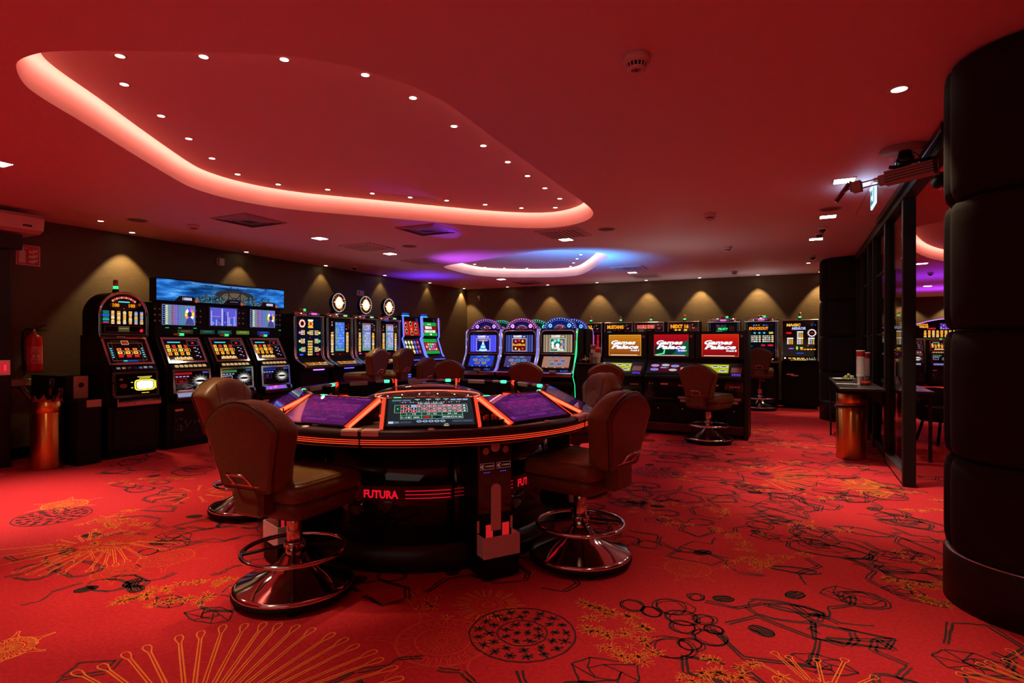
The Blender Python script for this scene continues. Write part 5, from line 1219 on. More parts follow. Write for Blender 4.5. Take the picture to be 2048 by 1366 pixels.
for xx, tx, ww in ((-.56, '18888', .12), (.10, '- - - - -', .11), (.68, '48880', .12)):
    b.poly(F, [(xx - .17, -.004), (xx + .15, -.004), (xx + .08, .065), (xx - .10, .065)], em(26, 14, 22, 1), .006); b.text(F, tx, xx, .016 if tx[0] != '-' else .03, .034 if tx[0] != '-' else .008, em(225, 225, 255, 1.1), .007, .02, 0, ww); b.disc(F, xx + .12, .014, .022, em(190, 80, 40, 1), .007, 12)
b.build('banner_image', hs)
for k, xx in enumerate((-.64, -.02, .60)):
    F = Frame((xx, .05, 1.46), (1, 0, 0), (0, 0, 1)); g = panel(t, 'monitor', F, -.225, -.01, .225, .265, SATIN, .01); b = MB()
    if k == 1:
        b.rect(F, -.20, .01, .20, .245, em(92, 88, 205, 1), .012)
        for q in range(16): x_ = -.19 + q * .024; hh = random.uniform(.08, .235); b.rect(F, x_, .01, x_ + .02, hh, random.choice([em(62, 58, 170, 1), em(120, 118, 225, 1), em(150, 160, 240, 1), em(60, 90, 190, 1)]), .013)
        b.rect(F, -.17, .13, -.05, .136, PNK, .014); b.rect(F, .06, .12, .19, .125, PNK, .014); b.rect(F, -.035, .01, -.015, .235, em(200, 200, 255, 1), .014)
        for q in range(14): b.disc(F, random.uniform(-.19, .19), random.uniform(.015, .06), .008, random.choice([LAV, PNK, LBL]), .014, 7)
    else:
        b.rect(F, -.21, .005, .215, .25, em(112, 130, 190, 1), .012)
        for c in range(8): pay(b, F, -.205 + c * .036, .01, -.172 + c * .036, .245, 1, 9, [[em(20, 22, 50, 1)], [em(220, 230, 150, 1)], [em(120, 140, 120, 1)], [em(150, 70, 90, 1)], [em(140, 90, 180, 1)], [em(90, 90, 190, 1)], [em(80, 120, 170, 1)], [em(60, 140, 130, 1)]][c], .9, .72, .013)
        for q in range(16): b.poly(F, [(.14, .14)] + [(.14 + .062 * math.cos(a), .14 + .075 * math.sin(a)) for a in (2 * PI * q / 16, 2 * PI * (q + 1) / 16)], [YEL, ORG, PNK, PUR, BLU, W_, W_, AMB][q % 8], .0135)
        b.disc(F, .14, .14, .03, em(40, 50, 110, 1), .014, 14, .036); b.poly(F, [(.08, .01), (.2, .01), (.18, .08), (.14, .11), (.10, .08)], em(70, 70, 140, 1), .0145)
    b.build('screen_image', g)
for xx in (-.90, -.38, .25, .88):
    for q in range(3):
        for e in (-.03, .03): b = MB(); b.box(xx + e - .01, xx + e + .01, .04, .05, 1.50 + q * .07, 1.52 + q * .07, GREYP, .003); b.build('speaker_stud', t)
F = Frame((0, .05, 1.36), (1, 0, 0), (0, 0, 1))
for xx, c in ((-.78, (30, 200, 110)), (-.62, (30, 200, 110)), (-.42, (30, 200, 110)), (.93 - .02, (30, 210, 130))): b = MB(); b.box(xx - .02, xx + .02, .044, .052, 1.425, 1.434, em(*c, 1)); b.build('indicator_light', t)
for xx, c in ((-.55, (52, 44, 26)), (-.25, (30, 60, 50)), (.0, (26, 70, 60)), (.28, (90, 110, 30)), (.62, (26, 40, 130))): b = MB(); b.box(xx - .10, xx + .10, .044, .052, 1.36, 1.41, em(*c, 1)); b.rect(F, xx - .06, .025, xx + .06, .035, em(*[min(255, q + 50) for q in c], 1), .008); b.build('name_plate', t)
curve_machine('slot machine with round fruit wheel paytables, left of the three round toppers', (-6.53, 6.60, 0), LR, 'fruit', None, 1)
for k, y_ in enumerate((7.27, 7.93, 8.57)):
    curve_machine(('slot machine with bright blue tall screen under the largest looking round topper', 'middle slot machine of three under glowing round toppers', 'slot machine under the round topper nearest the blue machines')[k], (-6.53, y_, 0), LR, 'line', 'slot machines with round toppers', 30 + k)
twin_screen('blue edged twin screen machine with a red upper screen', (-6.53, 9.20, 0), LR, 'red', 'blue edged twin screen machines')
twin_screen('blue edged twin screen machine with green upper and lower screens', (-6.53, 9.83, 0), LR, 'green', 'blue edged twin screen machines')
for x_, k, l in ((-4.55, 'blue', 'arch topped machine with blue screen and shining fountain picture'), (-3.90, 'dark', 'arch topped machine with dark red gem picture, middle of three'), (-3.25, 'tan', 'arch topped machine with tan curtain screen and green light edge')):
    arch_machine(l, (x_, 8.0, 0), 0, k, 'arch topped machines facing the table')
for x_, k, l in ((-4.55, 'teal', 'rear arch topped machine with green arch behind the blue screen machine'), (-3.90, 'teal2', 'rear arch topped machine with green arch behind the gem machine'), (-3.25, 'navy', 'rear arch topped machine with blue arch behind the tan screen machine')):
    arch_machine(l, (x_, 9.12, 0), PI, k, 'arch topped machines facing the back wall')
for x_, k, l in ((-2.20, 'gold', 'low game terminal with golden orange welcome screen'), (-1.545, 'green', 'low game terminal with red and green welcome screen, middle of three'), (-.90, 'red', 'low game terminal with plain red welcome screen')):
    palace_machine(l, (x_, 7.9, 0), 0, k, 'low game terminals')
t = thing('end_panel', 'tall black end panel closing the row of low game terminals', 'panel', (-.552, 8.17, 0)); b = MB(); b.box(-.02, .02, -.30, .26, 0, 1.41, BLACK, .006); b.build('board', t); b = MB(); b.box(-.023, .023, -.304, -.298, .02, 1.40, SATIN, .002); b.build('edge_strip', t)
for k, (x_, ti, l) in enumerate(((-4.1, 'ROYAL', 'flat slot machine partly hidden behind the cups at the back wall'), (-3.42, 'MUSTANG', 'flat slot machine with yellow title lettering behind the golden terminal'), (-2.76, 'DOUBLE SEVEN', 'flat slot machine with pink red title lettering at the back wall'), (-2.06, 'NEXT 16', 'flat slot machine reading 16 behind the middle low terminal'), (.09, 'MAGIC', 'flat slot machine with ring of lamps, last on the back wall'))):
    flat_machine(l, (x_, 12.1, 0), 0, ti, 'flat slot machines on the back wall', k)
curve_machine('back wall slot machine with green lit picture and purple crown', (-1.27, 11.93, 0), 0, 'green', None, 41)
curve_machine('back wall slot machine with orange title and a row of blue stars', (-.58, 11.93, 0), 0, 'knock', None, 42)
# machines of the next room, seen through the doorway
reel_machine('slot machine with orange reels in the next room, nearer the door frame', (3.07, 20.05, 0), 0, .60, 'bank', 'slot machines of the next room', 3)
reel_machine('slot machine with orange reels in the next room, beside the column edge', (3.74, 20.05, 0), 0, .60, 'bank', 'slot machines of the next room', 4)
curve_machine('tall slot machine with yellow figures seen through the glass door', (2.40, 20.05, 0), 0, 'knock', None, 43)
t = thing('banner_sign', 'purple edged curved sign above the slot machines in the next room', 'lit sign', (3.95, 20.27, 0), 0)
pts = [(-.8, 1.372), (.8, 1.372), (.8, 1.78)] + [(.8 - 1.6 * k / 14, 1.78 + .16 * math.sin(PI * k / 14)) for k in range(1, 14)] + [(-.8, 1.78)]
b = MB(); b.slab(pts, 0, .2, BLACK); hs = b.build('sign_case', t); F = Frame((0, 0, 0), (1, 0, 0), (0, 0, 1)); b = MB()
for k in range(14): p, q = pts[3 + k - 1] if k else pts[2], pts[3 + k]; b.poly(F, [p, q, (q[0], q[1] - .02), (p[0], p[1] - .02)], LEDP, .003)
for k in range(12): pay(b, F, -.585 + k * .098, 1.40, -.515 + k * .098, 1.60, 1, 11, [AMB, ORG, CRM], .9, .75)
b.text(F, 'CANTOR', -.615, 1.74, .055, ORG, .004, .05, .2, .27); b.text(F, 'WILDS', -.58, 1.68, .05, AMB, .004, .05, .2, .22); b.text(F, '10000', -.40, 1.63, .05, RED, .004, .03, 0, .2); b.rect(F, -.2, 1.63, .6, 1.80, em(70, 40, 140, 1), .003); pay(b, F, -.2, 1.63, .6, 1.80, 14, 5, [LAV, PUR, DPUR], .6, .6, .004); b.build('sign_image', hs)
# ------------------------------------------------------------------ swivel stools (sitter looks along local +y)
def stool_parts():
    """returns a list of (name, mesh builder, lifts with the seat, [sub parts])"""
    out = []
    b = MB(); b.lathe([(.286, .052), (.288, .060), (.283, .068), (.268, .072), (.20, .092), (.13, .125), (.08, .165), (.055, .20), (.048, .205)], CHROME, seg=56); out.append(('base_cone', b, 0, []))
    b = MB(); b.lathe([(.02, .022), (.275, .022), (.290, .032), (.291, .046), (.284, .056)], RUBBER, seg=56); out.append(('base_ring', b, 0, []))
    for k in range(4):
        a = PI / 4 + k * PI / 2; b = MB(); b.lathe([(.001, .0), (.022, .0), (.026, .008), (.026, .024)], RUBBER, (.245 * math.cos(a), .245 * math.sin(a), 0), 12); out.append(('foot_pad', b, 0, []))
    lit_chrome = mat('gold_lit_chrome', (.80, .66, .54), .14, 1.0)  # chrome with the golden light on it put into its colour
    b = MB(); b.lathe([(.042, .19), (.042, .235), (.038, .24), (.038, .385), (.040, .387)], lit_chrome, seg=28); b.lathe([(.040, .387), (.048, .389), (.048, .402), (.001, .404)], BLACK, seg=28); out.append(('column', b, 0, []))
    b = MB(); b.lathe([(.044, .235), (.050, .240), (.050, .264), (.044, .269)], CHROME, seg=28)
    for k in range(14):
        a = 2 * PI * k / 14; b.box(.050 * math.cos(a) - .003, .050 * math.cos(a) + .003, .050 * math.sin(a) - .003, .050 * math.sin(a) + .003, .241, .263, CHROME2)
    b.tube([(.05, 0, .25), (.075, 0, .25)], .006, CHROME, 8); b.ball((.082, 0, .25), .012, .012, .012, BLACK, 10, 6); out.append(('ribbed_collar', b, 0, []))
    b = MB(); b.tube([(.246 * math.cos(2 * PI * k / 56), .246 * math.sin(2 * PI * k / 56), .222) for k in range(56)], .0115, CHROME, 10, True); out.append(('foot_ring', b, 0, []))
    for k in range(4):
        a = PI / 4 + k * PI / 2; b = MB(); b.tube([(.045 * math.cos(a), .045 * math.sin(a), .245), (.236 * math.cos(a), .236 * math.sin(a), .222)], .009, SATIN, 8); out.append(('spoke', b, 0, []))
    b = MB(); b.lathe([(.020, .20), (.020, .47)], CHROME, seg=16); out.append(('piston', b, 1, []))
    def rrect(hw, y0, y1, c, z, n=6):
        p = []
        for cx, cy, a in ((hw - c, y1 - c, 0), (-hw + c, y1 - c, PI / 2), (-hw + c, y0 + c, PI), (hw - c, y0 + c, 3 * PI / 2)):
            for k in range(n + 1): q = a + PI / 2 * k / n; p.append((cx + c * math.cos(q), cy + c * math.sin(q), z))
        return p
    b = MB(); b.loft([rrect(.15, -.12, .17, .05, .418), rrect(.205, -.185, .225, .06, .432), rrect(.218, -.20, .242, .06, .455), rrect(.224, -.205, .250, .06, .503), rrect(.216, -.20, .242, .06, .510)], LEATHER2); out.append(('seat_shell', b, 1, []))
    rings = [rrect(.214, -.20, .240, .06, .510), rrect(.228, -.208, .256, .06, .518), rrect(.232, -.21, .262, .065, .545), rrect(.230, -.21, .260, .065, .575)]
    for z, d in ((.595, .012), (.607, .032), (.613, .065), (.616, .12)): rings.append(rrect(.230 - d, -.21 + d, .260 - d, .065 + d * .35, z))
    b = MB(); b.loft(rings, LEATHER); s2 = MB(); s2.tube(rrect(.226, -.207, .254, .063, .512), .0035, PIPING, 6, True); s2.tube(rrect(.221, -.201, .251, .067, .603), .0028, LEATHER2, 6, True); out.append(('seat_cushion', b, 1, [('seat_seam', s2)]))
    b = MB(); b.box(-.095, .095, -.285, -.19, .455, .60, LEATHER2, .02); b.box(-.09, .09, -.292, -.20, .598, .606, lit_chrome, .003); out.append(('back_bracket', b, 1, []))
    b = MB(); b.tube([(-.055, -.295, .605), (-.055, -.335, .655), (-.045, -.345, .662), (.045, -.345, .662), (.055, -.335, .655), (.055, -.295, .605)], .0065, CHROME, 8); b.tube([(-.055, -.295, .605), (-.055, -.25, .60)], .0065, CHROME, 8); b.tube([(.055, -.295, .605), (.055, -.25, .60)], .0065, CHROME, 8); out.append(('grab_handle', b, 1, []))
    # backrest outline
    def outl(n=10):
        p = []
        for k in range(n + 1): t = k / n; p.append((.135 + .028 * math.sin(t * PI / 2), .578 + .035 * (1 - math.cos(t * PI / 2))))       # lower corner
        for k in range(1, n + 1): t = k / n; p.append((.163 + .070 * t ** 1.15, .613 + .235 * t))                                        # flaring side
        for k in range(1, n): t = k / n; p.append((.233 + .003 * math.sin(t * PI) - .016 * t ** 2, .848 + .043 * t))                                               # shoulder
        for k in range(n + 1): t = k / n; x_ = .212 * (1 - t); p.append((x_, .892 + .093 * (1 - (x_ / .218) ** 2)))          # arch
        return p + [(-x, z) for x, z in reversed(p[:-1])]
    O = outl(); cx, cz = 0, .775
    def layer(s, y, grow=0.0): return [((x - cx) * s, y - (z - .6) * .13, cz + (z - cz) * s) for x, z in O]
    b = MB(); b.loft([layer(.88, -.2925), layer(.93, -.291), layer(.975, -.284)], LEATHER2, True, True); out.append(('back_panel', b, 1, []))
    b = MB(); b.tube(layer(.985, -.279), .008, PIPING, 8, True); out.append(('back_piping', b, 1, []))
    b = MB(); b.loft([layer(.975, -.280), layer(1.0, -.268), layer(1.015, -.235), layer(1.01, -.19), layer(.985, -.165), layer(.93, -.150), layer(.82, -.142), layer(.66, -.138), layer(.48, -.136), layer(.3, -.135)], LEATHER, True, True)
    sm = []
    for s in (-1, 1):
        s2 = MB(); sm.append(('cushion_seam', s2)); s2.tube([(s * (.105 + .03 * t), -.139 - (.60 + .37 * t - .6) * .13 - .012 * abs(t - .5), .62 + .33 * t) for t in [k / 8 for k in range(9)]], .003, LEATHER2, 6)
    out.append(('back_cushion', b, 1, sm))
    return out
SP = None; SME = []
def stool(x, y, deg, label, lift=0.0, group='swivel stools'):
    global SP
    t = thing('swivel_stool', label, 'stool', (x, y, 0), R(deg - 90), group)
    if SP is None:
        SP = stool_parts()
        for nm, b, up, subs in SP:
            o = b.build(nm, t); o.location.z = lift if up else 0
            SME.append((nm, o.data, up, [(q, m.build(q, o).data) for q, m in subs]))
    else:
        for nm, me, up, subs in SME:
            o = bpy.data.objects.new(nm, me); C.objects.link(o); o.parent = t; o.location.z = lift if up else 0
            for q, m2 in subs: s = bpy.data.objects.new(q, m2); C.objects.link(s); s.parent = o
    return t
stool(-2.235, 2.09, 90, 'brown leather stool nearest the camera, its back turned to us')
stool(-1.10, 3.12, 167, 'brown leather stool at the right front of the roulette table')
stool(-3.60, 2.96, 10, 'brown leather stool at the left of the roulette table, behind the nearest one')
stool(-1.67, 4.62, 228, 'brown leather stool with reddish lit front, beyond the right end of the roulette table')
stool(-.97, 7.55, 70, 'brown stool facing the plain red welcome screen')
stool(-2.20, 7.50, 92, 'brown stool facing the golden orange welcome screen')
stool(-3.32, 7.38, 96, 'brown stool with broad dark back in front of the tan curtain machine')
stool(-4.70, 7.60, 98, 'brown stool with rim lit back left of the blue arch topped machine')
stool(-6.08, 8.42, 180, 'dark stool in front of the blue edged twin screen machines')
stool(-6.08, 7.76, 182, 'raised stool before the round topper machine next to the blue machines', .17)
stool(-6.08, 7.09, 182, 'raised stool with light brown side before the middle round topper machine', .17)
stool(-.58, 11.62, 90, 'raised stool before the blue starred machine at the back wall', .17)

# ------------------------------------------------------------------ round electronic roulette table
TC = (-2.27, 3.30)
RT = thing('roulette_table', 'round black electronic roulette table with glowing red edge lights', 'gaming table', (TC[0], TC[1], 0))
GLO = em(255, 66, 34, 1.5, True); GLO2 = em(255, 62, 38, 1.4, True); GLO4 = em(255, 132, 82, 1.4, True); GLO3 = em(255, 120, 84, 1.25, True)
b = MB(); b.lathe([(.0, 0.004), (.865, .004), (.875, .02), (.875, .12), (.84, .15)], SATIN, seg=72); b.build('plinth', RT)
b = MB(); b.lathe([(.795, .12), (.795, .72)], BLACK, seg=72); b.build('base_core', RT)
for k in range(5):
    mid = R(-72.6 + 72 * k); D = Drum(.84, mid - (R(9) if k == 1 else 0))
    b = MB(); b.lathe([(.80, .15), (.84, .155), (.84, .715), (.80, .72)], GLOSS, seg=22, a0=mid - R(26), a1=mid + R(26), caps=True); p = b.build('base_panel', RT)
    b = MB(); NEO = em(220, 18, 40, 1.0)
    for z in (.402, .422, .442):
        b.rect(D, -.375 + (.14 if k == 1 else 0), z - .0022, -.150, z + .0022, NEO, .0015, 8); b.rect(D, .128, z - .0022, .375, z + .0022, NEO, .0015, 8)
    b.text(D, 'FUTURA', -.008, .402, .042, NEO, .002, .045, 0, .20)
    b.rect(D, -.385 + (.14 if k == 1 else 0), .385, .385, .466, mat('band_tint', (.035, .004, .004), .15), .0008, 14)
    b.build('panel_lettering', p)
    b = MB(); b.lathe([(.001, 0), (.010, 0), (.011, -.006)], CHROME, seg=10); q = b.build('panel_lock', p); a = mid + R(7); q.data.transform(Matrix.Translation((.842 * math.cos(a), .842 * math.sin(a), .690)) @ Matrix.Rotation(a, 4, 'Z') @ Matrix.Rotation(R(90), 4, 'Y'))
    for s in (-1, 1):
        a0 = mid + s * R(26.6); a1 = mid + s * R(36); b = MB(); b.lathe([(.79, .15), (.825, .155), (.825, .715), (.79, .72)], GLOSS, seg=4, a0=min(a0, a1), a1=max(a0, a1), caps=True); u = b.build('base_panel', RT)
        D2 = Drum(.825, (a0 + a1) / 2); b = MB()
        for z in (.402, .422, .442): b.rect(D2, -.06, z - .0022, .06, z + .0022, em(120, 12, 24, 1.0), .0015, 3)
        b.build('panel_lines', u)
# table top and apron
b = MB(); b.lathe([(.78, .712), (1.075, .722), (1.105, .729), (1.135, .738), (1.137, .79), (1.132, .806), (1.12, .812), (.30, .812)], mat('table_black', (.030, .022, .021), .36), seg=96); b.build('table_top', RT)
for z in (.747, .757, .767):
    b = MB(); b.lathe([(1.1345, z - .0015), (1.1385, z - .0011), (1.1385, z + .0011), (1.1345, z + .0015)], GLO, seg=96); b.build('edge_light', RT)
b = MB(); b.lathe([(1.105, .727), (1.127, .7275), (1.1285, .7325), (1.120, .7345)], mat('copper_lip', (.75, .26, .15), .25, .8), seg=96); b.build('lower_lip', RT)
for k in range(5):
    a = R(-72.6 + 72 * k)
    for s in (-1, 1):
        D = Drum(1.12, a + s * R(3.4)); b = MB(); b.T = Matrix.Rotation(a + s * R(2.7), 4, 'Z')
        b.box(1.085, 1.141, -.045, .045, .802, .8185, mat('beige_metal', (.80, .62, .55), .4, .2), .004); b.box(1.1365, 1.1425, -.045, .045, .787, .812, mat('beige_metal', (.80, .62, .55), .4, .2), .002); b.build('edge_clip', RT)
    b = MB(); b.T = Matrix.Rotation(a, 4, 'Z'); b.box(1.1, 1.142, -.003, .003, .726, .808, SATIN); b.build('joint_strip', RT)
# centre: cone, wheel and dome
b = MB(); b.lathe([(.80, .812), (.60, .838), (.44, .862), (.41, .868)], BLACK, seg=64); b.build('centre_cone', RT)
b = MB(); b.lathe([(.41, .868), (.395, .872), (.37, .862), (.30, .836), (.20, .828), (.0, .836)], mat('wheel_wood', (.022, .008, .006), .45, spec=.2), seg=64); wb = b.build('wheel_bowl', RT)
b = MB(); wr = mat('wheel_red', (.45, .01, .012), .3); wk = mat('wheel_black', (.01, .01, .01), .3); wg = mat('wheel_green', (.01, .18, .05), .3)
for k in range(37):
    b.lathe([(.20, .831), (.285, .840)], wg if k == 0 else (wr if k % 2 else wk), seg=1, a0=2 * PI * k / 37, a1=2 * PI * (k + .9) / 37)
b.build('number_ring', wb)
b = MB(); b.lathe([(.05, .835), (.035, .85), (.014, .862), (.014, .89), (.022, .898), (.014, .905), (.001, .912)], CHROME, seg=20); b.tube([(-.075, 0, .872), (.075, 0, .872)], .006, CHROME, 8); b.tube([(0, -.075, .872), (0, .075, .872)], .006, CHROME, 8)
for dx, dy in ((.08, 0), (-.08, 0), (0, .08), (0, -.08)): b.ball((dx, dy, .872), .011, .011, .011, CHROME, 10, 6)
b.build('turret', RT)
b = MB(); b.lathe([(.352, .890), (.356, .896), (.360, .890), (.356, .886), (.352, .890)], GLO3, seg=72); b.build('wheel_light_ring', RT)
b = MB()
for k in range(16): a = 2 * PI * k / 16; b.ball((.345 * math.cos(a), .345 * math.sin(a), .866), .006, .006, .004, em(255, 235, 200, 2.0), 8, 5)
b.build('wheel_studs', RT)
rr = .445; hh = .105; rs = (rr * rr + hh * hh) / (2 * hh)
prof = [(math.sqrt(max(0, rs * rs - (rs - hh + z) ** 2)), .868 + z) for z in [hh * (1 - (1 - k / 16) ** 1.6) for k in range(17)]]
b = MB(); b.lathe(prof, DOME, seg=72); b.build('glass_dome', RT)
b = MB(); b.lathe([(.443, .863), (.453, .865), (.453, .873), (.443, .875)], CHROME, seg=72); b.build('dome_ring', RT)
# ten player terminals
random.seed(2)
def layout(b, F, W, H, dim):
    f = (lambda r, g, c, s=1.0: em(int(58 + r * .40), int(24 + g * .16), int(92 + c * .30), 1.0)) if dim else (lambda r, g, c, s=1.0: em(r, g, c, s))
    X = W / 2
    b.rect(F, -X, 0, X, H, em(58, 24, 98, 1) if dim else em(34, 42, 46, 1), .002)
    Wt = f(225, 245, 245); G = f(14, 74, 48); Bk = f(16, 18, 40); Rd = f(200, 24, 34); Gy = f(96, 120, 150)
    for x0, x1 in ((-.205, -.155), (-.15, -.105)): b.rect(F, x0, .245, x1, .262, Gy, .003)
    for k in range(3): b.rect(F, .11 + k * .033, .25, .138 + k * .033, .265, f(170, 190, 230), .003)
    for k, xx in enumerate((-.07, -.01, .04, .085)): b.rect(F, xx - .014, .262, xx + .014, .267, Wt, .003); b.rect(F, xx - .003, .252, xx + .003, .258, Wt, .003)
    for k in range(24): b.rect(F, -.165 + k * .0138, .229, -.158 + k * .0138, .235, Rd if k % 3 == 0 else Wt, .003)
    b.disc(F, -.195, .23, .014, G, .003, 12, .008)
    b.text(F, 'NIET MEER INZETTEN', .0, .213, .0095, Wt, .003, .03, 0, .135)
    x0, y0, cw, ch = -.155, .125, .0268, .0265
    b.rect(F, x0 - .033, y0, x0, y0 + 3 * ch, G, .003); b.text(F, '0', x0 - .0165, y0 + 1.5 * ch - .006, .012, Wt, .005)
    reds = {1, 3, 5, 7, 9, 12, 14, 16, 18, 19, 21, 23, 25, 27, 30, 32, 34, 36}
    for c in range(12):
        for r_ in range(3):
            n = c * 3 + 1 + r_; xx, yy = x0 + c * cw, y0 + r_ * ch
            b.rect(F, xx, yy, xx + cw, yy + ch, f(150, 190, 225) if n == 9 else (Rd if n in reds else Bk), .003)
            if n != 9: b.text(F, str(n), xx + cw / 2, yy + ch * .26, ch * .48, Wt, .0045, .03)
    for r_ in range(4): b.rect(F, x0 - (.033 if r_ in (0, 3) else 0), y0 + r_ * ch - .0008, x0 + 12 * cw + .028, y0 + r_ * ch + .0008, Wt, .004)
    for c in range(13): b.rect(F, x0 + c * cw - .0007, y0, x0 + c * cw + .0007, y0 + 3 * ch, Wt, .004)
    b.rect(F, x0 - .0337, y0, x0 - .0323, y0 + 3 * ch, Wt, .004); b.rect(F, x0 + 12 * cw, y0, x0 + 12 * cw + .028, y0 + 3 * ch, f(14, 54, 44), .0032); b.rect(F, x0 + 12 * cw + .0273, y0, x0 + 12 * cw + .0287, y0 + 3 * ch, Wt, .004)
    for r_ in range(3): b.poly(F, [(x0 + 12 * cw + .008, y0 + r_ * ch + .005), (x0 + 12 * cw + .020, y0 + r_ * ch + .008), (x0 + 12 * cw + .016, y0 + r_ * ch + .021), (x0 + 12 * cw + .007, y0 + r_ * ch + .018)], Wt, .004)
    ya = y0 - .030
    for k, s in enumerate(('1 - 12', '13 - 24', '25 - 36')): b.rect(F, x0 + k * 4 * cw + .001, ya, x0 + (k + 1) * 4 * cw - .001, y0 - .0012, G, .003); b.text(F, s, x0 + (k * 4 + 2) * cw, ya + .009, .0125, Wt, .005, .03, 0, .05)
    yb = ya - .034
    for k, s in enumerate(('1-18', 'ODD', 'R', 'B', 'EVEN', '19-36')):
        b.rect(F, x0 + k * 2 * cw + .001, yb, x0 + (k + 1) * 2 * cw - .001, ya - .0014, G, .003); cx, cy = x0 + (k * 2 + 1) * cw, yb + .016
        if len(s) > 1: b.text(F, s, cx, cy - .007, .0135, Wt, .005, .03, 0, min(.044, .011 * len(s)))
        else: b.poly(F, [(cx - .022, cy), (cx, cy - .011), (cx + .022, cy), (cx, cy + .011)], Rd if s == 'R' else Bk, .005)
    for yy in (ya, yb): b.rect(F, x0, yy - .0008, x0 + 12 * cw, yy + .0008, Wt, .004)
    for c in (0, 4, 8, 12): b.rect(F, x0 + c * cw - .0007, yb, x0 + c * cw + .0007, y0, Wt, .004)
    for c in (2, 6, 10): b.rect(F, x0 + c * cw - .0007, yb, x0 + c * cw + .0007, ya, Wt, .004)
    for k in range(5): b.disc(F, -.06 + k * .030, .038, .0135, f(190, 205, 240), .003, 14, .011); b.disc(F, -.06 + k * .030, .038, .008, f(70, 90, 150), .004, 12, .0065)
    b.rect(F, -.215, .020, -.19, .042, f(200, 215, 245), .003); b.rect(F, -.187, .022, -.162, .040, Gy, .003); b.rect(F, -.158, .022, -.10, .040, f(60, 76, 96), .003); b.rect(F, .11, .026, .16, .046, f(70, 84, 100), .003); b.rect(F, .163, .026, .215, .046, f(70, 84, 100), .003)
IMG = {}
SHARE = {}
def shared(name, mk, parent):
    if name in SHARE:
        o = bpy.data.objects.new(name.split('#')[0], SHARE[name]); C.objects.link(o); o.parent = parent; return o
    o = mk().build(name.split('#')[0], parent); SHARE[name] = o.data; return o
yb_, zb_, yt_, zt_ = -1.055, .822, -.815, .940
n_ = Vector((0, yt_ - yb_, zt_ - zb_)); LEN = n_.length
FS = Frame((0, yb_, zb_), (1, 0, 0), n_)
def mk_body():
    b = MB(); b.prism([(-1.06, .813), (-1.06, .822), (-.812, .943), (-.79, .935), (-.80, .84), (-.84, .813)], -.232, .232, GLOSS); return b
def mk_screen():
    b = MB(); P = [FS.P(a, c, e) for e in (0, .006) for a, c in ((-.236, -.004), (.236, -.004), (.236, LEN + .004), (-.236, LEN + .004))]
    b.add(P, [(3, 2, 1, 0), (4, 5, 6, 7), (0, 1, 5, 4), (1, 2, 6, 5), (2, 3, 7, 6), (3, 0, 4, 7)], mat('screen_black', (.010, .008, .010), .05)); return b
def mk_img(dim):
    def f():
        b = MB(); FF = Frame(FS.P(0, .004, .0065), FS.u, FS.v)
        class S:                                       # the picture is drawn 0.275 high, fitted to the glass
            n = FF.n
            def P(s, a, c, d=0.0): return FF.P(a, c * (LEN - .008) / .275, d * .25)
        layout(b, S(), .445, .272, dim); return b
    return f
def mk_side(s):
    def f():
        b = MB(); x0, x1 = sorted((s * .238, s * .256)); b.prism([(-1.045, .813), (-1.066, .826), (-.812, .950), (-.800, .925)], x0, x1, GLO2); b.prism([(-1.046, .817), (-1.060, .826), (-.815, .946), (-.806, .931)], x0 - .0006, x1 + .0006, GLO4); return b
    return f
def mk_cap(s):
    def f():
        b = MB(); x0, x1 = sorted((s * .234, s * .238)); b.prism([(-1.068, .813), (-1.070, .828), (-.812, .954), (-.79, .94), (-.80, .82)], x0, x1, SATIN); return b
    return f
for k in range(10):
    deg = -54.6 + 36 * k
    o = shared('player_terminal', mk_body, RT); o.rotation_euler = (0, 0, R(deg + 90))
    shared('screen', mk_screen, o)
    dim = k != 0  # dim copies have viewing-angle fade and purple reflection put into the picture colours
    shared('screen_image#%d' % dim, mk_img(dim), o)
    def mk_cover():
        b = MB(); b.rect(FS, -.234, -.002, .234, LEN + .002, COVER if dim else DOME, .0105); return b
    shared('cover_glass#%d' % dim, mk_cover, o)
    for s in (-1, 1): shared('side_light#%d' % s, mk_side(s), o); shared('side_cap#%d' % s, mk_cap(s), o)
    def mk_lamp():
        b = MB(); b.box(-.20, -.155, -.80, -.775, .925, .948, em(70, 255, 170, 2.0, True), .004); return b
    def mk_shield():
        b = MB(); b.box(-.15, -.08, -.80, -.775, .928, .946, GREYP, .003); return b
    def mk_plate():
        b = MB(); b.box(.0, .15, -.795, -.778, .915, .945, GREYP, .003); return b
    shared('service_lamp', mk_lamp, o); shared('lamp_mount', mk_shield, o); shared('hinge_plate', mk_plate, o)
    def mk_button():
        b = MB(); b.lathe([(.001, .006), (.016, .006), (.019, .0)], mat('beige_metal', (.80, .62, .55), .4, .2), (0, -1.095, .812), 16); return b
    shared('finger_stop', mk_button, o)
    a = R(deg + 18)   # lit bar bridging to the next terminal
    b = MB(); b.T = Matrix.Rotation(a, 4, 'Z'); b.box(.79, .80, -.075, .075, .838, .850, GLO2, .002); b.build('bridge_light', RT)
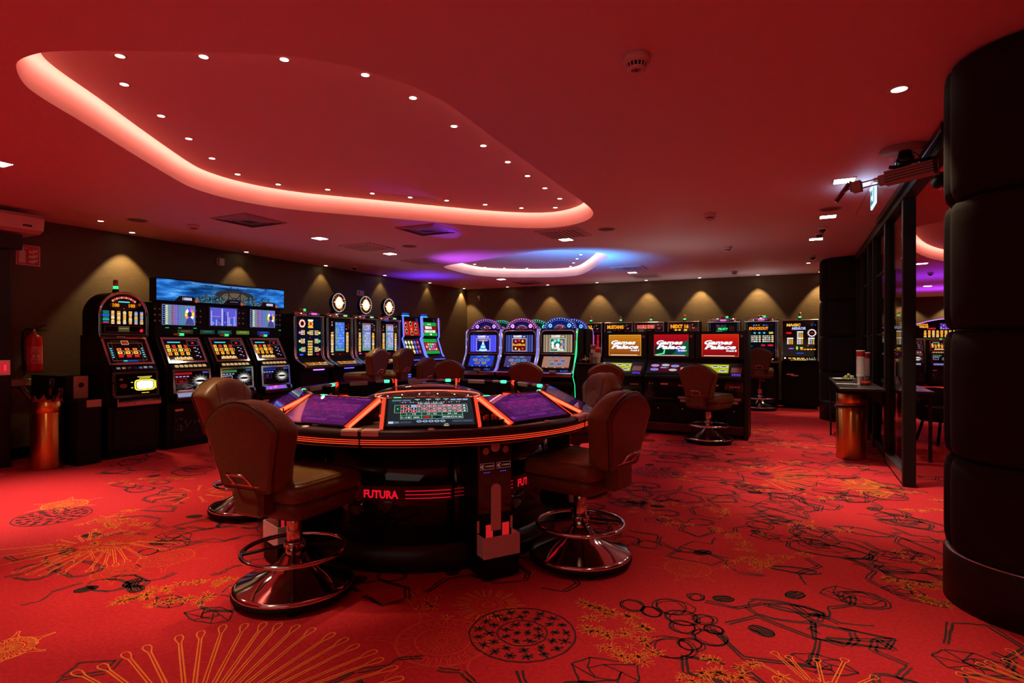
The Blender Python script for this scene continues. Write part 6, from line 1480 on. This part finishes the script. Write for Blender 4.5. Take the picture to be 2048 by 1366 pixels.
for k in range(5):
    a = R(-36.6 + 72 * k); T0 = Matrix.Rotation(a, 4, 'Z'); T = Matrix.Rotation(a + R(-1.8 if k == 4 else 2.4), 4, 'Z')
    b = MB(); b.T = T; b.box(.80, .985, -.105, .105, .02, .738, BLACK, .01); tw = b.build('cash_tower', RT)
    b = MB(); b.T = T; b.prism([(-.03, 0)] * 0 + [(0, 0), (.01, 0), (.01, .1)], 0, 0, BLACK) if False else b.box(.985, .992, -.10, .10, .33, .73, GLOSS, .003); b.build('tower_face', tw)
    F = Frame(T @ Vector((.992, 0, 0)), T.to_3x3() @ Vector((0, 1, 0)), (0, 0, 1))
    b = MB(); BE = mat('pink_plate', (.85, .66, .62), .5)
    pts = [(-.028, .24), (.028, .24), (.028, .462)] + [(.028 * math.cos(q), .462 + .028 * math.sin(q)) for q in [PI * j / 12 for j in range(1, 12)]] + [(-.028, .462)]
    b.add([F.P(u, v, e) for e in (.0, .012) for u, v in pts], [tuple(range(len(pts), 2 * len(pts)))] + [(i, (i + 1) % len(pts), (i + 1) % len(pts) + len(pts), i + len(pts)) for i in range(len(pts))], BE); b.build('tower_plate', tw)
    b = MB()
    for xx, zz, r_ in ((-.058, .668, .019), (.0, .688, .028), (.062, .668, .019)): b.disc(F, xx, zz, r_, mat('beige_sticker', (.62, .34, .24), .5) if xx else BE, .002, 20)
    b.build('stickers', tw)
    b = MB(); EUR = mat('note_print', (.62, .42, .38), .5, emit=(.6, .25, .2), es=.35)
    for xx in (-.05, .05):
        F = Frame(F.o - Vector((0, 0, .042 if xx < 0 else 0)), F.u, F.v)
        b.frame(F, xx - .042, .612, xx + .042, .645, .0012, EUR, .002)
        b.ring(F, xx - .026, .628, .007, .010, EUR, .002, 14, .7, 2 * PI - .7); b.rect(F, xx - .039, .629, xx - .024, .631, EUR, .002); b.rect(F, xx - .039, .625, xx - .025, .627, EUR, .002)
        b.text(F, '5 10 20 50', xx + .012, .624, .009, EUR, .002, .02, 0, .048)
        for j in range(4): b.rect(F, xx - .02 + j * .010, .594, xx - .016 + j * .010, .597, em(80, 90, 255, 1.6), .002)
    b.build('note_signs', tw)
    b = MB(); b.T = T; TR = mat('frosted_tray', (.85, .70, .68), .45)
    b.box(1.065, 1.072, -.108, .108, .12, .232, TR, .002); b.box(.985, 1.065, -.108, -.101, .12, .232, TR, .002); b.box(.985, 1.065, .101, .108, .12, .232, TR, .002); b.box(.985, 1.065, -.101, .101, .12, .126, TR); b.box(.986, .990, -.108, -.095, .235, .30, TR); b.box(.986, .990, .095, .108, .235, .30, TR); b.build('ticket_tray', tw)
    b = MB(); b.T = T
    for xx in (-.055, .045): b.box(.986, .989, xx, xx + .042, .15, .27, em(200, 30, 30, .9), .001)
    b.build('tray_glow', tw)
    b = MB(); b.T = T; b.box(.80, 1.07, -.106, .106, .008, .119, BLACK, .008); b.build('tower_foot', tw)
    # control block in the gap above the tower
    T = T0; b = MB(); b.T = T; b.prism([(-.085, .812), (.085, .812), (.082, .842), (-.082, .842)], .93, 1.045, GLOSS); cb = b.build('control_block', RT)
    b = MB(); b.T = T
    for xx, yy, r_ in ((.96, -.045, .013), (.97, .0, .010), (1.0, .03, .012), (.95, .045, .009), (1.01, -.03, .009)): b.lathe([(r_, 0), (r_, .012), (r_ * .8, .018), (.001, .018)], mat('red_knob', (.5, .05, .04), .2), (xx, yy, .842), 12)
    b.build('knobs', cb)

# ------------------------------------------------------------------ brass bins, boxes and snack tables
def brass_bin(x, y, h, r, label):
    t = thing('brass_bin', label, 'bin', (x, y, 0))
    b = MB(); b.lathe([(.001, .002), (r - .004, .002), (r, .008), (r, h * .83), (r - .0035, h * .833), (r - .0035, h * .837), (r, h * .84), (r, h), (r - .005, h + .001), (r - .005, h * .80), (.001, h * .80)], GOLD, seg=48); b.build('shell', t)
    return t
bl = brass_bin(-6.70, 3.10, .665, .135, 'tall brass cylinder bin on the left, holding dark handles and red cloth')
t = thing('red_cloth', 'crumpled red cloth stuffed in the left brass bin', 'cloth', (-6.70, 3.10, .535)); random.seed(4); b = MB(); rings = []
for q, z in ((.0, .04), (.06, .09), (.10, .11), (.122, .16), (.118, .06), (.10, .0)): rings.append([((q + .001) * math.cos(2 * PI * k / 26), (q + .001) * math.sin(2 * PI * k / 26), z + (.035 * math.sin(k * 2.3 + q * 40) if 0 < q and z > .05 else 0)) for k in range(26)])
b.loft(rings, mat('red_cloth', (.36, .03, .02), .85), True, True); b.build('cloth', t)
for k, (dx, dy, hx, hy, l, nm) in enumerate(((-.03, -.07, -.05, -.16, .24, 'leaning left'), (.0, .02, -.01, .03, .28, 'in the middle'), (.05, .05, .05, .055, .19, 'at the right'))):
    t = thing('black_umbrella', 'black umbrella handle in the left brass bin, ' + nm, 'umbrella', (-6.70 + dx, 3.10 + dy, .60))
    d = Vector((hx - dx * .5, hy - dy * .5, l)).normalized()
    b = MB(); b.tube([tuple(d * .01), tuple(d * (l * .55))], .010, CHROME2, 8); b.build('shaft', t)
    b = MB(); b.loft([[tuple(d * s + Vector((rx * math.cos(2 * PI * j / 14), rx * math.sin(2 * PI * j / 14), 0))) for j in range(14)] for s, rx in ((l * .3, .016), (l * .36, .026), (l * .98, .034), (l * 1.04, .030), (l * 1.05, .001))], GLOSS); b.build('grip', t)
t = thing('black_cabinet', 'low black box with a square wood plate and round hole, beside the left brass bin', 'cabinet', (-7.05, 3.425, 0))
b = MB(); b.box(-.40, .28, -.13, .085, 0, .90, BLACK, .006); b.build('body', t)
b = MB(); b.box(.28, .288, -.06, .08, .66, .895, WOODP, .003); p = b.build('front_plate', t)
b = MB(); F = Frame((.288, .01, .80), (0, 1, 0), (0, 0, 1)); b.disc(F, .0, 0, .024, INK, .001, 20); b.ring(F, 0, 0, .024, .028, SATIN, .0015, 20); b.build('hole', p)
t = thing('black_pedestal', 'short black pedestal with a wood topped edge, in front of the first slot machine', 'pedestal', (-6.62, 3.37, 0))
b = MB(); b.box(-.14, .14, -.11, .11, 0, .66, BLACK, .006); b.build('body', t); b = MB(); b.box(.14, .148, -.03, .11, .585, .66, WOODP, .003); b.build('front_plate', t)
bin2 = brass_bin(.548, 7.22, .70, .142, 'brass cylinder bin under the snack shelf by the glass wall')
b = MB(); b.tube([(.152 * math.cos(2 * PI * k / 40), .152 * math.sin(2 * PI * k / 40), .56 + .012 * math.sin(2 * PI * k / 40 + 2.6)) for k in range(40)], .010, SATIN, 8, True); b.tube([(.150 * math.cos(2 * PI * k / 40), .150 * math.sin(2 * PI * k / 40), .578 + .012 * math.sin(2 * PI * k / 40 + 2.2)) for k in range(40)], .006, CHROME2, 8, True); b.build('bag_ring', bin2)
t = thing('snack_shelf', 'black wall shelf beside the glass wall holding cups and a plate', 'table', (.52, 8.0, 0))
b = MB(); b.box(-.10, .31, -1.10, 1.0, .745, .775, mat('shelf_black', (.03, .027, .025), .3), .004); b.build('top', t)
for yy in (-.45, .85): 
    b = MB(); b.box(-.095, -.07, yy, yy + .03, 0, .745, SATIN, .003); b.build('leg', t)
b = MB(); b.box(.285, .308, -1.0, .95, .60, .745, BLACK, .003); b.build('wall_rail', t)
def cups(x, y, z, n, r, label, tap=1.0):
    t = thing('cup_stack', label, 'cup stack', (x, y, z))
    prof = [(r * .74, 0), (r * .9, .085)]
    for k in range(n): prof += [(r, .088 + k * .0135), (r, .0945 + k * .0135), (r * .93, .095 + k * .0135), (r * .93, .1005 + k * .0135)]
    b = MB(); b.lathe(prof, mat('paper_cup', (.80, .74, .70), .6), seg=24); b.build('white_cups', t)
    zt = prof[-1][1]
    b = MB(); b.lathe([(r * .97, zt), (r * 1.02, zt + .004), (r * 1.02, zt + .058)], mat('red_cup', (.52, .02, .025), .5), seg=24); b.build('red_cup', t)
    b = MB(); b.lathe([(r * 1.02, zt + .058), (r * 1.05, zt + .064), (r * .99, zt + .07), (r * .8, zt + .03), (.001, zt + .03)], mat('paper_cup', (.80, .74, .70), .6), seg=24); b.build('rim', t)
cups(.68, 7.70, .775, 17, .043, 'taller stack of white paper cups with red top cup, on the shelf by the glass')
cups(.755, 7.95, .775, 15, .043, 'shorter stack of white paper cups behind the taller one on the glass side shelf')
def plate(x, y, z, label, r=.12):
    t = thing('snack_plate', label, 'plate', (x, y, z)); b = MB(); b.lathe([(.001, .0), (r * .6, .0), (r, .022), (r + .004, .026), (r * .94, .024), (r * .6, .006), (.001, .006)], WHITE, seg=36); b.build('dish', t)
plate(.555, 8.30, .775, 'white plate with wrapped sweets at the edge of the glass side shelf')
def sweets(x, y, z, label, n=26, seed=1, r=.07):
    random.seed(seed); t = tag(None or thing('wrapped_sweets', label, 'sweets', (x, y, z)), label, 'sweets'); b = MB()
    for k in range(n):
        a = random.uniform(0, 2 * PI); q = random.uniform(0, r); zz = max(.006, (.085 * (1 - q / r)) * random.uniform(.3, 1) + .008); c = random.choice([mat('sweet_lime', (.55, .58, .14), .4), mat('sweet_white', (.75, .72, .6), .4), mat('sweet_olive', (.22, .26, .06), .4)])
        b.T = Matrix.Translation((q * math.cos(a), q * math.sin(a), zz)) @ Matrix.Rotation(random.uniform(0, 6), 4, 'Z') @ Matrix.Rotation(random.uniform(-.7, .7), 4, 'X')
        b.ball((0, 0, 0), .017, .010, .009, c, 8, 5); b.add([(.016, 0, 0), (.030, .012, .004), (.030, -.012, -.004)], [(0, 1, 2)], c); b.add([(-.016, 0, 0), (-.030, .012, -.004), (-.030, -.012, .004)], [(0, 1, 2)], c)
    o = b.build('sweet_pile', t); o['kind'] = 'stuff'
sweets(.60, 8.34, .781, 'little heap of pale green wrapped sweets on the plate by the glass wall')
t = thing('paper_sheet', 'white paper lying on the shelf in front of the cups', 'paper', (.57, 7.62, .7752)); b = MB(); b.box(-.14, .08, -.05, .05, 0, .001, WHITE); b.build('sheet', t)
t = thing('drink_glass', 'clear tumbler standing against the cup stack on the glass side shelf', 'glass', (.745, 7.56, .775)); b = MB(); b.lathe([(.001, .004), (.028, .004), (.031, .10), (.033, .10), (.030, .0), (.001, .0)], TUMBLER, seg=24); b.build('tumbler', t)
t = thing('drink_bowl', 'low red glass bowl with drink in front of the cups', 'glass', (.70, 7.43, .775)); b = MB(); b.lathe([(.001, .003), (.045, .003), (.052, .055), (.055, .055), (.048, .0), (.001, .0)], TUMBLER, seg=24); b.build('bowl', t); b = MB(); b.lathe([(.001, .004), (.044, .004), (.050, .045), (.001, .045)], mat('red_drink', (.65, .03, .02), .15), seg=24); b.build('drink', t)
# stand between the arch topped machines and the low terminals
t = thing('snack_stand', 'narrow black stand with snacks between the tan curtain machine and the golden terminal', 'table', (-2.715, 8.16, 0))
b = MB(); b.box(-.155, .155, -.20, .20, .0, .93, BLACK, .006); b.build('body', t); b = MB(); b.box(-.17, .165, -.22, .22, .93, .95, SATIN, .004); b.build('top', t)
cups(-2.69, 8.22, .95, 8, .043, 'stack of paper cups with red lid behind the sweets on the narrow stand')
cups(-2.575, 8.08, .95, 5, .042, 'stack of paper cups beside the golden terminal on the narrow stand')
t = thing('snack_bowl', 'brown bowl of sweets on the narrow stand beside the green light edge', 'bowl', (-2.76, 8.05, .95)); b = MB(); b.lathe([(.001, .0), (.06, .0), (.085, .05), (.089, .05), (.082, .044), (.055, .008), (.001, .008)], mat('amber_bowl', (.30, .09, .04), .25), seg=28); b.build('bowl', t)
sweets(-2.755, 8.05, .975, 'heap of pale green wrapped sweets in the brown bowl', 30, 3, .07)
t = thing('drink_bottle', 'slim brown bottle with dark cap on the narrow stand', 'bottle', (-2.655, 8.01, .95)); b = MB(); b.lathe([(.001, 0), (.024, 0), (.026, .006), (.026, .12), (.02, .135)], mat('brown_bottle', (.22, .07, .03), .2), seg=18); b.build('bottle', t); b = MB(); b.lathe([(.027, .125), (.029, .13), (.029, .15), (.001, .152)], mat('cap_blue', (.05, .05, .12), .4), seg=18); b.build('cap', t)
# armchair and side table behind the glass
t = thing('armchair', 'dark tub armchair in the next room behind the glass door', 'armchair', (1.70, 8.78, 0), R(200))
b = MB(); b.loft([[(.30 * math.cos(a), .28 * math.sin(a), z) for a in [2 * PI * k / 28 for k in range(28)]] for z in (.28, .30, .42, .45)], PAD); b.build('seat', t)
vs = []; rings = []
for k in range(25):
    a = PI * .94 + (k / 24) * PI * 1.12; hgt = .52 + .13 * math.sin((k / 24) * PI) ** 1.3
    rings.append([((.31 + d) * math.cos(a), (.30 + d) * math.sin(a), z) for d, z in ((-.02, .30), (.04, .30), (.065, .45), (.07, hgt), (.04, hgt + .02), (.0, hgt), (-.02, .45))])
b = MB(); b.loft(rings, PAD); b.build('tub_back', t)
for sx in (-1, 1):
    for sy in (-1, 1): b = MB(); b.tube([(sx * .18, sy * .17, .29), (sx * .24, sy * .22, .0)], .017, BLACK, 8); b.build('leg', t)
t = thing('side_table', 'dark side table behind the glass next to the armchair', 'table', (1.135, 7.75, 0)); b = MB(); b.box(-.17, .17, -.5, .5, .71, .74, mat('shelf_black', (.03, .027, .025), .3), .004); b.build('top', t)
for sx in (-.15, .12):
    for sy in (-.46, .43): b = MB(); b.box(sx, sx + .03, sy, sy + .03, 0, .71, SATIN); b.build('leg', t)
t = thing('white_jar', 'small white jar on the side table behind the glass', 'jar', (1.06, 7.9, .74)); b = MB(); b.lathe([(.001, 0), (.03, 0), (.032, .05), (.025, .058), (.025, .075), (.001, .076)], WHITE, seg=18); b.build('jar', t)
